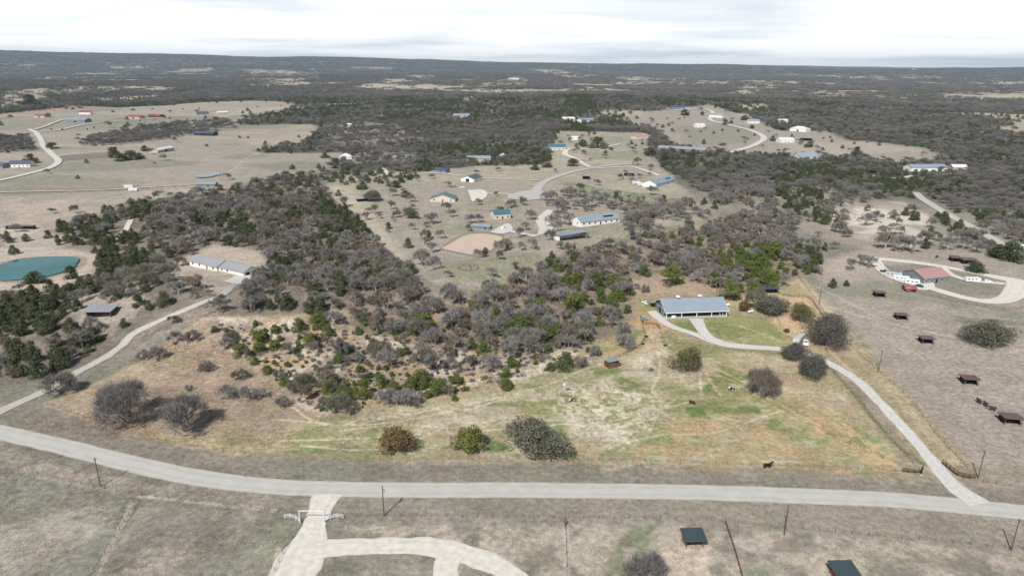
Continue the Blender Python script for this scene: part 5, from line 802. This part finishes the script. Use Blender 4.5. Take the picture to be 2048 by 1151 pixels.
w1.build('rail', M['wire'], r)
for x in (-1.6, 1.6): MB().tube((x, 0, -.1), (x, 0, 1.2), .04, .04, 6).build('post', M['wire'], r)
for (x, y), lb in (((1501, 625), 'white gas tank on legs right of the small rust-red tree'), ((1454, 612), 'white gas tank on legs behind the right corner of the barn house')):
    p = at(x, y); r = empty('gas_tank', tuple(p), .3, lb, 'tank'); MB().tube((-1.2, 0, .8), (1.2, 0, .8), .5, .5, 14).tube((1.2, 0, .8), (1.5, 0, .8), .5, .2, 14).tube((-1.5, 0, .8), (-1.2, 0, .8), .2, .5, 14).build('tank', M['trim'], r)
    for q in (-.8, .8): MB().box(q-.08, -.3, -.2, q+.08, .3, .4).build('leg', M['grey_wall'], r)
p = at(1131, 784); r = empty('windmill', tuple(p), R(-25), 'small silver ornamental windmill in the meadow left of the brown shed', 'windmill')
for sx in (-1, 1):
    for sy in (-1, 1): MB().tube((sx*.45, sy*.45, -.1), (sx*.06, sy*.06, 3.0), .035, .03, 6).build('leg', ALU, r)
w1 = MB()
for i in range(14): a_ = i*2*math.pi/14; c_, s_ = math.cos(a_), math.sin(a_); w1.quad((c_*.25-s_*.03, -.25, 3.1+s_*.25+c_*.03), (c_*.25+s_*.03, -.18, 3.1+s_*.25-c_*.03), (c_*1.1+s_*.16, -.16, 3.1+s_*1.1-c_*.16), (c_*1.1-s_*.16, -.27, 3.1+s_*1.1+c_*.16))
w1.tube((0, -.3, 3.1), (0, .2, 3.1), .1, .1, 10).build('rotor', ALU, r); MB().tube((0, .1, 3.1), (0, 1.2, 3.1), .03, .03, 6).box(-.01, 1.1, 2.8, .01, 1.9, 3.4).build('tail_vane', ALU, r)
p = at(1282, 700-18); rk = MB()
# ---------------------------------------------------------------- animals: one continuous skinned body each
def animal(label, cat, px, yaw, mt, s=1., graze=True, kind='horse', group=None):
    p = at(*px); me = bpy.data.meshes.new(kind)
    cow = kind == 'cow'
    hd, nk, mz = ((1.36, 0, .48), (1.08, 0, .98), (1.52, 0, .12)) if graze else ((1.32, 0, 1.28), (1.02, 0, 1.3), (1.66, 0, 1.02)) if cow else ((1.28, 0, 1.98), (1.0, 0, 1.6), (1.62, 0, 1.7)); k = 1.18 if cow else 1.0
    V = [(-.02, 0, 1.12), (.36, 0, 1.14), (.66, 0, 1.2), (-.38, 0, 1.14), (-.68, 0, 1.2), nk, hd, mz, (-.9, 0, 1.2), (-.99, 0, .62)]; Rr = [.40*k, .39*k, .35*k, .38*k, .36*k, .22*k, .17, .10, .05, .07]; E = [(0, 1), (1, 2), (0, 3), (3, 4), (2, 5), (5, 6), (6, 7), (4, 8), (8, 9)]
    for sy in (-1, 1):
        b = len(V); V.append((hd[0]-.06, sy*(.24 if cow else .1), hd[2]+(.1 if cow else .24))); Rr.append(.035); E.append((6, b))
        for base, hx in ((2, .60), (4, -.66)):
            b = len(V); fr = base == 2; V += [(hx, sy*.2, .86), (hx+(0 if fr else .10), sy*.2, .56), (hx+(.02 if fr else -.10), sy*.2, .40), (hx+(.02 if fr else -.04), sy*.2, .05)]; Rr += [.16, .11, .075, .08]; E += [(base, b), (b, b+1), (b+1, b+2), (b+2, b+3)]
    V_ = np.array(V)*s; r_ = np.array(Rr)*s*.92; vs_, fs_, n0 = [], [], 0
    tv, tf = tube_arrays([(V_[a], V_[b], r_[a], r_[b]) for a, b in E], 12); vs_.append(tv); nt_ = len(E)
    caps = [tuple(int(k_*24+q) for q in range(12)) for k_ in range(nt_)]+[tuple(int(k_*24+23-q) for q in range(12)) for k_ in range(nt_)]
    fl = [tuple(int(q) for q in f_) for f_ in tf]+caps; n0 = len(tv)
    for p_, q_ in zip(V_, r_):      # rounded joints
        th = np.linspace(0, math.pi, 9); ph = np.arange(12)*math.pi/6; g_ = np.array([[math.sin(t_)*math.cos(f_), math.sin(t_)*math.sin(f_), math.cos(t_)] for t_ in th for f_ in ph])*q_+p_; vs_.append(g_)
        fl += [(n0+a*12+b, n0+(a+1)*12+b, n0+(a+1)*12+(b+1) % 12, n0+a*12+(b+1) % 12) for a in range(8) for b in range(12)]; n0 += len(g_)
    me.from_pydata([tuple(v) for v in np.vstack(vs_)], [], fl); me.materials.append(mt); o = link(kind, me, None, tuple(p), yaw)
    md = o.modifiers.new('one_skin', 'REMESH'); md.mode = 'VOXEL'; md.voxel_size = .04*s; md.use_smooth_shade = True; md = o.modifiers.new('soften', 'SMOOTH'); md.iterations = 5; tag(o, label, cat, group); return o
BR = mat('brown_coat', (.07, .028, .016), .6, .15, 2); BL = mat('black_coat', (.016, .014, .013), .5); GD = mat('goat_coat', (.05, .035, .028), .8, .3, 3)
def pinto():
    m = mat('pinto_coat', (.6, .57, .52), .6); t = m.node_tree; b = t.nodes['Principled BSDF']; n = t.nodes.new('ShaderNodeTexNoise'); n.inputs['Scale'].default_value = 1.1; c = t.nodes.new('ShaderNodeTexCoord'); t.links.new(c.outputs['Object'], n.inputs[0]); r = t.nodes.new('ShaderNodeValToRGB'); r.color_ramp.interpolation = 'CONSTANT'; r.color_ramp.elements[0].color = (.03, .02, .016, 1); r.color_ramp.elements[1].position = .5; r.color_ramp.elements[1].color = (.62, .59, .54, 1); t.links.new(n.outputs[0], r.inputs[0]); t.links.new(r.outputs[0], b.inputs['Base Color']); return m
PT = pinto()
animal('brown horse grazing on the green patch in the middle of the pasture', 'horse', (1383, 808), R(-35), BR, 1.05); animal('white and dark pinto horse grazing left of the bare round tree', 'horse', (1462, 781), R(-30), PT, 1.05); animal('black horse standing near the roadside fence at the bottom of the pasture', 'horse', (1534, 936), R(5), BL, 1.2, False); animal('black and white horse near the small windmill', 'horse', (1143, 804), R(10), PT, 1.0, False)
for (x, y), lb in (((1957, 806), 'dark brown cow, left one of three between the red-roofed shelters'), ((1970, 812), 'dark brown cow, middle one of three between the red-roofed shelters'), ((1984, 821), 'dark brown cow, right one of three between the red-roofed shelters')): animal(lb, 'cow', (x, y), rnd.uniform(0, 3), GD, 1.15, False, 'cow', 'three cows in the right pasture')
animal('dark cow standing alone in the large left field', 'cow', (309, 328), .1, BL, 1.4, False, 'cow'); animal('dark brown horse in the field above the oval drive', 'horse', (1873, 516), .5, BR, 1.2, True)
for x, y in ((175, 261), (103, 261), (125, 261), (280, 243), (290, 246), (310, 240), (330, 236), (340, 238), (366, 219), (398, 218), (515, 215), (562, 213), (188, 257), (375, 240)):
    animal('tiny dark animal or bush dotting the far left ranch fields', 'cow', (x, y), rnd.uniform(0, 3), BL, 2.2, False, 'cow', 'dark dots in the far left fields')
# ---------------------------------------------------------------- wild woods
HUGE = [(-900, 100), (2900, 100), (2900, 330), (-900, 330)]
def dens(px, py):
    """tree cover and evergreen share of the land as surveyed from the photo"""
    d = np.zeros(px.shape); e = np.full(px.shape, .3); b = np.zeros(px.shape, bool)
    d[py < 345] = .9; e[py < 345] = .5; d[py < 127] = .8
    def P(poly, dd, ee=None):
        s = inpoly(px, py, poly); d[s] = dd
        if ee is not None: e[s] = ee
    P([(640, 300), (1400, 300), (1700, 330), (2200, 330), (2200, 560), (2010, 520), (1900, 470), (1840, 400), (1800, 395), (1740, 405), (1670, 415), (1690, 470), (1650, 500), (1640, 560), (1606, 555), (1515, 425), (1440, 415), (1350, 350), (1120, 300), (1100, 335), (950, 345), (640, 372)], .88, .3)
    P([(1330, 300), (1470, 305), (1640, 312), (1800, 330), (1830, 380), (1760, 400), (1650, 400), (1500, 380), (1380, 350)], .95, .5)
    P([(1840, 385), (2200, 560), (2200, 340), (1900, 330)], .97, .14)
    P([(640, 195), (1480, 190), (1700, 235), (1500, 250), (1100, 255), (640, 240)], .95, .7)
    P([(640, 240), (1100, 240), (1110, 300), (640, 300)], .92, .16); P([(850, 295), (1110, 290), (1125, 340), (960, 345), (840, 335)], .9, .7)
    P([(1560, 300), (1900, 300), (2200, 320), (2200, 200), (1500, 210), (1500, 240)], .94, .32)
    P(WLEFT, .85, .42); P([(-60, 495), (260, 400), (330, 395), (330, 520), (300, 560), (420, 560), (360, 640), (180, 700), (-60, 700)], .8, .62); P([(60, 640), (270, 640), (235, 700), (150, 735), (0, 740)], .85, .5)
    P([(480, 372), (620, 345), (640, 372), (800, 540), (870, 590), (700, 618), (500, 600), (540, 540), (520, 480)], .95, .3)
    P([(95, 190), (600, 182), (640, 196), (540, 200), (240, 214), (150, 210)], .96, .7)
    for f in FIELDS: P(f, .16)
    P(LEFTF, .006); P(NEIGH, .035, .1); P([(1080, 428), (1160, 398), (1300, 412), (1440, 415), (1400, 442), (1240, 478), (1150, 495), (1090, 472)], .5, .05); P([(1090, 400), (1150, 392), (1160, 410), (1100, 425)], .4, .05); P([(650, 345), (850, 343), (840, 362), (660, 372)], .5, .35); P([(700, 300), (830, 296), (850, 345), (740, 345), (640, 338)], .75, .3); P(UPPER, .03); P(CLEAR4, .1); P(PAST, 0.); P(SPARSE1, .45, .1)
    P([(165, 292), (170, 276), (240, 263), (330, 250), (380, 246), (460, 240), (472, 258), (400, 268), (300, 282), (230, 292)], .97, .04)
    P([(-60, 276), (60, 275), (70, 302), (-60, 310)], .97, .04)
    P([(-30, 490), (100, 490), (180, 495), (200, 522), (190, 545), (140, 580), (-30, 585)], .02); P([(335, 528), (420, 490), (520, 500), (540, 545), (455, 588), (350, 572)], .03); P([(160, 612), (230, 605), (240, 645), (170, 650)], 0); P([(-30, 440), (150, 470), (60, 495), (-30, 495)], .1)
    P([(1560, 440), (1660, 450), (1780, 490), (1900, 500), (1760, 505), (1640, 500)], .12)
    P(PSLOPE, .17, .3); P([(600, 640), (925, 610), (1180, 690), (1050, 745), (860, 760), (760, 720)], .38, .3); P([(560, 640), (700, 640), (820, 700), (700, 700)], .25, .5)
    P(PWOOD, .95, .2); P([(925, 612), (1265, 470), (1300, 560), (1250, 620), (1000, 640)], .95, .3); P([(1262, 556), (1330, 540), (1420, 572), (1470, 590), (1470, 640), (1262, 645)], .0); P([(1500, 595), (1650, 560), (1700, 690), (1500, 690)], 0)
    P([(405, 636), (600, 637), (600, 650), (405, 650)], .1)
    P([(1135, 428), (1245, 418), (1262, 470), (1180, 492), (1105, 492)], .0)
    P([(1180, 655), (1290, 650), (1270, 710), (1180, 715)], .12, 0)
    return d, e
def band(D0, D1, cell, seed, ymax=None):
    rs = np.random.RandomState(seed); xs = np.arange(-D1*.95, D1*.95, cell); ys = np.arange(D0*.6, D1, cell); X, Y = np.meshgrid(xs, ys); X = X.ravel(); Y = Y.ravel()
    X = X+rs.uniform(-.48, .48, X.shape)*cell; Y = Y+rs.uniform(-.48, .48, Y.shape)*cell
    D = np.hypot(X, Y); k = (D >= D0) & (D < D1) & (np.abs(X) < Y*.84+25); X = X[k]; Y = Y[k]; Z = H(X, Y)
    px, py, dz = proj(X, Y, Z); wob = 14*np.clip(300/np.hypot(X, Y), .12, 1)
    wx = px+(fbm(X/cell/3, Y/cell/3, 41, 2)-.5)*wob*3; wy = py+(fbm(X/cell/3, Y/cell/3, 43, 2)-.5)*wob
    d, e = dens(wx, wy); n = fbm(X/(cell*4), Y/(cell*4), 45, 3); n2 = fbm(X/(cell*7), Y/(cell*7), 47, 2)
    keep = rs.uniform(size=X.shape) < d*np.where(d > .5, sstep(.26, .46, n)*(.5 if D0 < 1000 else .7)+(.5 if D0 < 1000 else .3), 1)*(1-.85*clearing(X, Y))
    ev = rs.uniform(size=X.shape) < np.clip(e+(n2-.5)*2.2*(e > .05), 0, .95)
    for S, r in EXCL:
        if D0 > 1500: break
        bx = (X > S[:, 0].min()-r) & (X < S[:, 0].max()+r) & (Y > S[:, 1].min()-r) & (Y < S[:, 1].max()+r) & keep; s = np.where(bx)[0]
        for c in range(0, len(s), 4000):
            q = s[c:c+4000]; dd = np.min((X[q][:, None]-S[None, :, 0])**2+(Y[q][:, None]-S[None, :, 1])**2, 1); keep[q[dd < (r+2.2)**2]] = False
    if D0 < 400 and TREES:
        T = np.array(TREES)
        for t in T: keep[((X-t[0])**2+(Y-t[1])**2) < (t[2]*.55)**2] = False
    return X[keep], Y[keep], Z[keep], ev[keep], px[keep], py[keep], n[keep]
scat = {}   # kind -> list of (x, y, z, sx, sz, rot, idx)
ZONES = [('dense bare wood of the property behind the barn house', PWOOD), ('thick wood by the pale left house and the arena field', [(480, 372), (620, 345), (640, 372), (800, 540), (925, 607), (700, 622), (405, 633), (500, 560), (540, 540), (520, 480)]), ('wood around the teal pond and the left gravel drive', WLEFT),
         ('wood beyond the top right corner of the property', [(1440, 300), (1900, 300), (1900, 600), (1606, 555), (1500, 425)]), ('wood along the road at the right edge', [(1800, 300), (2300, 300), (2300, 640), (1900, 600)])]
big = []
X, Y, Z, ev, px, py, n = band(120, 640, 6.6, 1)
rs = np.random.RandomState(5)
for i in range(len(X)):
    kind = 'juniper' if ev[i] else ('greyoak' if rs.uniform() < .13 else 'warm' if rs.uniform() < .28 else 'bare'); inp = bool(inpoly(np.array([px[i]]), np.array([py[i]]), PROP)[0])
    if inp and ev[i]: kind = 'juniperb'
    sc = rs.uniform(.55, 1.3) if kind[0] != 'j' else rs.uniform(.65, 1.4)*(1 if inp else 1.15); big.append((kind, X[i], Y[i], Z[i], sc, sc*rs.uniform(.85, 1.1), px[i], py[i], mpp((X[i], Y[i], Z[i]))))
def is_in(b): return -40 < b[6] < 2090 and b[7] < 1180
cnt = {'e': 130, 'b': 210}
big.sort(key=lambda b: b[8]/b[4])
for b in big:
    kind, x, y, z, s, sz_, qx, qy, _ = b; ke = 'e' if kind[0] == 'j' else 'b'; vi = rnd.randrange(99)
    if is_in(b) and cnt[ke] > 0:
        cnt[ke] -= 1; zn = next((zz for zz, poly in ZONES if inpoly(np.array([qx]), np.array([qy]), poly)[0]), 'scattered trees between the fields')
        pr = PR[kind][vi % len(PR[kind])]; nm = 'juniper_tree' if ke == 'e' else 'bare_tree'
        lb = where(qx, qy, ('bright green juniper' if kind == 'juniperb' else 'dark green juniper') if ke == 'e' else 'leafless tree' if kind == 'bare' else 'brownish leafless tree' if kind == 'warm' else 'greenish twiggy tree', s*pr['h']/_); e = empty(nm, (x, y, z-.05), rnd.uniform(0, 6.28), lb, 'tree', 'look-alikes: '+lb); e.scale = (s, s, sz_)
        link('trunk', pr['trunk'], e); link('crown', pr['crown'], e)
    else: scat.setdefault(kind, []).append((x, y, z-.05, s, sz_, rnd.uniform(0, 6.28), vi % len(PR[kind])))
for D0, D1, cell, sc0, seed in ((640, 1400, 8.5, 1.25, 2), (1400, 2600, 12.5, 1.7, 3)):
    X, Y, Z, ev, px, py, n = band(D0, D1, cell, seed)
    for i in range(len(X)):
        kind = 'juniper' if ev[i] else 'bare'; s = sc0*rnd.uniform(.75, 1.15); scat.setdefault(kind+'_far', []).append((X[i], Y[i], Z[i]-.1, s, s*rnd.uniform(.65, .85), rnd.uniform(0, 6.28), rnd.randrange(3)))
# light versions of the crowns for distant trees, and clumps of them for the far woods
def thin(pr, frac, grow, seed):
    rs = np.random.RandomState(seed); cf = pr['cf']; k = rs.choice(len(cf), max(30, int(len(cf)*frac)), False); Vq = pr['cv'][cf[k]]; c = Vq.mean(1, keepdims=True); return (c+(Vq-c)*grow).reshape(-1, 3), cf.shape[1]
def clump(kinds, n, rad, seed):
    rs = np.random.RandomState(seed); V3 = []; V4 = []; m3 = []; m4 = []; mats = []
    for i in range(n):
        pr = PR[kinds[i % len(kinds)]][rs.randint(3)]; v, k = thin(pr, .07 if n > 1 else .3, 2.6 if n > 1 else 1.6, seed+i)
        if pr['lm'] not in mats: mats.append(pr['lm'])
        a = rs.uniform(0, 6.28); r = rad*math.sqrt(rs.uniform(0, 1)); s = rs.uniform(.8, 1.3); v = v*s+np.array([math.cos(a)*r, math.sin(a)*r, 0]); mi = mats.index(pr['lm'])
        (V3 if k == 3 else V4).append(v); (m3 if k == 3 else m4).append(np.full(len(v)//k, mi))
    A = np.vstack(V3) if V3 else np.zeros((0, 3)); B = np.vstack(V4) if V4 else np.zeros((0, 3)); Fs = []; ms = []
    if len(A): Fs.append(np.arange(len(A)).reshape(-1, 3)); ms += m3
    if len(B): Fs.append(np.arange(len(B)).reshape(-1, 4)+len(A)); ms += m4
    return npmesh('tree_clump', np.vstack([A, B]), Fs, mats, np.concatenate(ms))
protos = {k: [p['whole'] for p in PR[k]] for k in ('bare', 'warm', 'greyoak', 'juniper', 'juniperb')}
for p_ in PR['bare']: p_['lm'] = TWF
protos['bare_far'] = [clump(['bare'], 1, 0, 500+i) for i in range(3)]; protos['juniper_far'] = [clump(['juniper'], 1, 0, 510+i) for i in range(3)]
protos['wood_clump'] = [clump(['bare', 'bare', 'juniper'], 14, 22, 520+i) for i in range(2)]+[clump(['juniper', 'juniper', 'bare'], 14, 22, 530)]+[clump(['bare'], 14, 22, 540)]
for D0, D1, cell, sc0, seed in ((2600, 6000, 27, 1.0, 6), (6000, 15500, 62, 2.1, 7)):
    X, Y, Z, ev, px, py, n = band(D0, D1, cell, seed)
    for i in range(len(X)): s = sc0*rnd.uniform(.8, 1.2); scat.setdefault('wood_clump', []).append((X[i], Y[i], Z[i]-.5, s, (s if sc0 < 2 else s*.6)*rnd.uniform(.8, 1.2), rnd.uniform(0, 6.28), (2 if rnd.random() < .75 else 0) if ev[i] else rnd.choice((0, 1, 3, 3))))
def scatter(name, label, cat, rows, meshes):
    col_ = bpy.data.collections.new(name+'_kinds')
    for i, me_ in enumerate(meshes): col_.objects.link(bpy.data.objects.new(name+'_kind_%02d' % i, me_))
    A = np.array(rows, np.float32); me_ = bpy.data.meshes.new(name); me_.vertices.add(len(A)); me_.vertices.foreach_set('co', A[:, :3].ravel())
    for nm, tp, dat in (('size', 'FLOAT_VECTOR', np.stack([A[:, 3], A[:, 3], A[:, 4]], 1)), ('turn', 'FLOAT_VECTOR', np.stack([A[:, 5]*0, A[:, 5]*0, A[:, 5]], 1))):
        a = me_.attributes.new(nm, tp, 'POINT'); a.data.foreach_set('vector', dat.astype(np.float32).ravel())
    a = me_.attributes.new('which', 'INT', 'POINT'); a.data.foreach_set('value', A[:, 6].astype(np.int32))
    g = bpy.data.node_groups.new(name, 'GeometryNodeTree'); g.interface.new_socket('Geometry', in_out='INPUT', socket_type='NodeSocketGeometry'); g.interface.new_socket('Geometry', in_out='OUTPUT', socket_type='NodeSocketGeometry')
    gi = g.nodes.new('NodeGroupInput'); go = g.nodes.new('NodeGroupOutput'); ip = g.nodes.new('GeometryNodeInstanceOnPoints'); ci = g.nodes.new('GeometryNodeCollectionInfo')
    ci.inputs['Collection'].default_value = col_; ci.inputs['Separate Children'].default_value = True; ci.inputs['Reset Children'].default_value = True; ip.inputs['Pick Instance'].default_value = True
    def na(n_, t_): q = g.nodes.new('GeometryNodeInputNamedAttribute'); q.data_type = t_; q.inputs['Name'].default_value = n_; return q.outputs['Attribute']
    e2r = g.nodes.new('FunctionNodeEulerToRotation')
    g.links.new(gi.outputs[0], ip.inputs['Points']); g.links.new(ci.outputs[0], ip.inputs['Instance']); g.links.new(na('which', 'INT'), ip.inputs['Instance Index']); g.links.new(na('turn', 'FLOAT_VECTOR'), e2r.inputs[0]); g.links.new(e2r.outputs[0], ip.inputs['Rotation']); g.links.new(na('size', 'FLOAT_VECTOR'), ip.inputs['Scale']); g.links.new(ip.outputs[0], go.inputs[0])
    o = link(name, me_); md = o.modifiers.new('scatter', 'NODES'); md.node_group = g; tag(o, label, cat, kind='stuff'); print('SCATTER', name, len(A)); return o
for k, nm, lb in (('bare', 'leafless_wood', 'grey leafless wood filling in between the single trees'), ('warm', 'brownish_wood', 'brown-tinged leafless trees mixed into the grey wood'), ('greyoak', 'grey_green_wood', 'grey-green twiggy trees mixed into the leafless wood'), ('juniper', 'juniper_wood', 'dark green juniper wood filling in between the single trees'), ('juniperb', 'bright_juniper_wood', 'brighter green junipers mixed into the property wood'),
                  ('bare_far', 'far_leafless_wood', 'distant grey leafless wood beyond the neighbouring houses'), ('juniper_far', 'far_juniper_wood', 'distant dark green juniper wood on the low hills'), ('wood_clump', 'horizon_wood', 'far-off mixed woodland running to the horizon')):
    if k in scat: scatter(nm, lb, 'woodland', scat[k], protos[k])

# ---- low ground cover: dry grass tufts, weeds and stones over the property
def tuft(seed, n, h, spread, lm):
    rs = np.random.RandomState(seed); P = np.stack([rs.normal(0, spread, n), rs.normal(0, spread, n), np.zeros(n)], 1); D = np.stack([rs.normal(0, .45, n), rs.normal(0, .45, n), np.ones(n)], 1); D /= np.linalg.norm(D, axis=1)[:, None]
    v, f = tris(P, D, rs.uniform(.5, 1, n)*h, rs.uniform(.5, 1, n)*.05, rs); return npmesh('tuft', v, [f], lm)
G1 = leaf_mat('dry_grass_blades', [alb(172, 156, 128), alb(148, 134, 112), alb(182, 168, 146), alb(140, 128, 108)], .9, .08, .2); G2 = leaf_mat('green_weeds', [alb(112, 124, 72), alb(130, 132, 86), alb(98, 112, 66)], .9, .1, .25)
X, Y = RS.uniform(-185, 235, 260000), RS.uniform(135, 330, 260000); Z = H(X, Y); px, py, _z = proj(X, Y, Z)
k = inpoly(px, py, [(90, 806), (405, 640), (700, 640), (1000, 700), (1215, 715), (1330, 660), (1640, 700), (1955, 955), (2100, 1000), (2100, 965), (1150, 935), (0, 860)]); nn = fbm(X/9, Y/9, 91, 3); k &= RS.uniform(size=len(X)) < sstep(.36, .62, nn)*.75
for S, r in EXCL:
    s_ = np.where(k & (X > S[:, 0].min()-r) & (X < S[:, 0].max()+r) & (Y > S[:, 1].min()-r) & (Y < S[:, 1].max()+r))[0]
    for c_ in range(0, len(s_), 4000):
        q = s_[c_:c_+4000]; dd = np.min((X[q][:, None]-S[None, :, 0])**2+(Y[q][:, None]-S[None, :, 1])**2, 1); k[q[dd < (max(.5, r-2.8))**2]] = False
X, Y, Z, nn = X[k], Y[k], Z[k], nn[k]; gq = fbm(X/28, Y/28, 33, 3)
scatter('dry_grass', 'tufts of dry straw-coloured grass and green weeds over the property', 'grass', [(X[i], Y[i], Z[i]-.03, s, s, rnd.uniform(0, 6.28), (rnd.randrange(3) if rnd.random() > sstep(.42, .6, gq[i])*.6 else 3)) for i in range(len(X)) for s in (rnd.uniform(.5, 1.3),)], [tuft(600+i, 16, .45, .28, G1) for i in range(3)]+[tuft(610, 18, .28, .35, G2)])
X, Y = RS.uniform(-170, 120, 9000), RS.uniform(190, 330, 9000); Z = H(X, Y); px, py, _z = proj(X, Y, Z); k = inpoly(px, py, [(430, 650), (700, 645), (1180, 660), (1200, 715), (860, 800), (640, 825), (560, 770)]) & (RS.uniform(size=len(X)) < .5); X, Y, Z = X[k], Y[k], Z[k]
scatter('low_brush', 'ankle to knee high grey and green brush dotting the rocky slope', 'brush', [(X[i], Y[i], Z[i]-.05, s, s*.9, rnd.uniform(0, 6.28), rnd.choice((0, 1, 0, 1, 2))) for i in range(len(X)) for s in (rnd.uniform(.22, .6),)], [p_['whole'] for p_ in PR['scrub']]+[PR['juniperb'][0]['whole']])

X, Y = RS.uniform(-165, 165, 150000), RS.uniform(118, 190, 150000); Z = H(X, Y); px, py, _z = proj(X, Y, Z); nn = fbm(X/7, Y/7, 93, 3); k = (py > 800) & ((py > 965) | (px < 300) | (py > 930)) & (RS.uniform(size=len(X)) < sstep(.38, .62, nn)*.55) & (py < 1180) & (px > -60) & (px < 2110)
for S, r in EXCL:
    s_ = np.where(k & (X > S[:, 0].min()-r) & (X < S[:, 0].max()+r) & (Y > S[:, 1].min()-r) & (Y < S[:, 1].max()+r))[0]
    for c_ in range(0, len(s_), 4000):
        q = s_[c_:c_+4000]; dd = np.min((X[q][:, None]-S[None, :, 0])**2+(Y[q][:, None]-S[None, :, 1])**2, 1); k[q[dd < (max(.5, r-2.8))**2]] = False
G3 = leaf_mat('grey_grass_blades', [alb(150, 140, 122), alb(132, 126, 108), alb(162, 150, 132), alb(124, 124, 104)], .9, .08, .2)
scatter('roadside_grass', 'short grey-tan grass tufts along the road and in the near fields', 'grass', [(X[i], Y[i], Z[i]-.03, s, s*.8, rnd.uniform(0, 6.28), rnd.randrange(2)) for i in np.where(k)[0] for s in (rnd.uniform(.5, 1.2),)], [tuft(620+i, 16, .4, .3, G3) for i in range(2)])
# ---------------------------------------------------------------- air
hz = bpy.data.materials.new('haze_air'); hz.use_nodes = True; t = hz.node_tree; t.nodes.clear(); pv = t.nodes.new('ShaderNodeVolumePrincipled'); pv.inputs['Color'].default_value = (.62, .80, 1.0, 1); pv.inputs['Density'].default_value = HAZE; pv.inputs['Anisotropy'].default_value = .1; ou = t.nodes.new('ShaderNodeOutputMaterial'); t.links.new(pv.outputs[0], ou.inputs[1])
o = MB().box(-82000, -1500, -60, 82000, 25000, 385).build('haze', hz); tag(o, 'thin pale blue haze lying over the whole landscape', 'haze', kind='stuff')

# ---------------------------------------------------------------- look-alikes: say which one, counted from the left
by = {}
for o_ in C.objects:
    if o_.parent is None and o_.get('label') and o_.get('kind') is None: by.setdefault(o_['label'], []).append(o_)
ORD = ['leftmost', 'second from left', 'third from left', 'fourth from left', 'fifth from left', 'sixth from left', 'seventh from left', 'eighth from left', 'ninth from left', 'tenth from left', 'eleventh from left', 'twelfth from left', 'thirteenth from left', 'fourteenth from left', 'fifteenth from left', 'sixteenth from left', 'seventeenth from left', 'eighteenth from left', 'nineteenth from left', 'twentieth from left']
for lb_, os_ in by.items():
    if len(os_) > 1:
        os_.sort(key=lambda q: float(proj(np.array(q.location[0]), np.array(q.location[1]), np.array(q.location[2]))[0]))
        for i, q in enumerate(os_):
            q['label'] = (ORD[i] if len(os_) > 2 else ('left one', 'right one')[i])+', '+lb_; q['group'] = q.get('group') or 'look-alikes: '+lb_
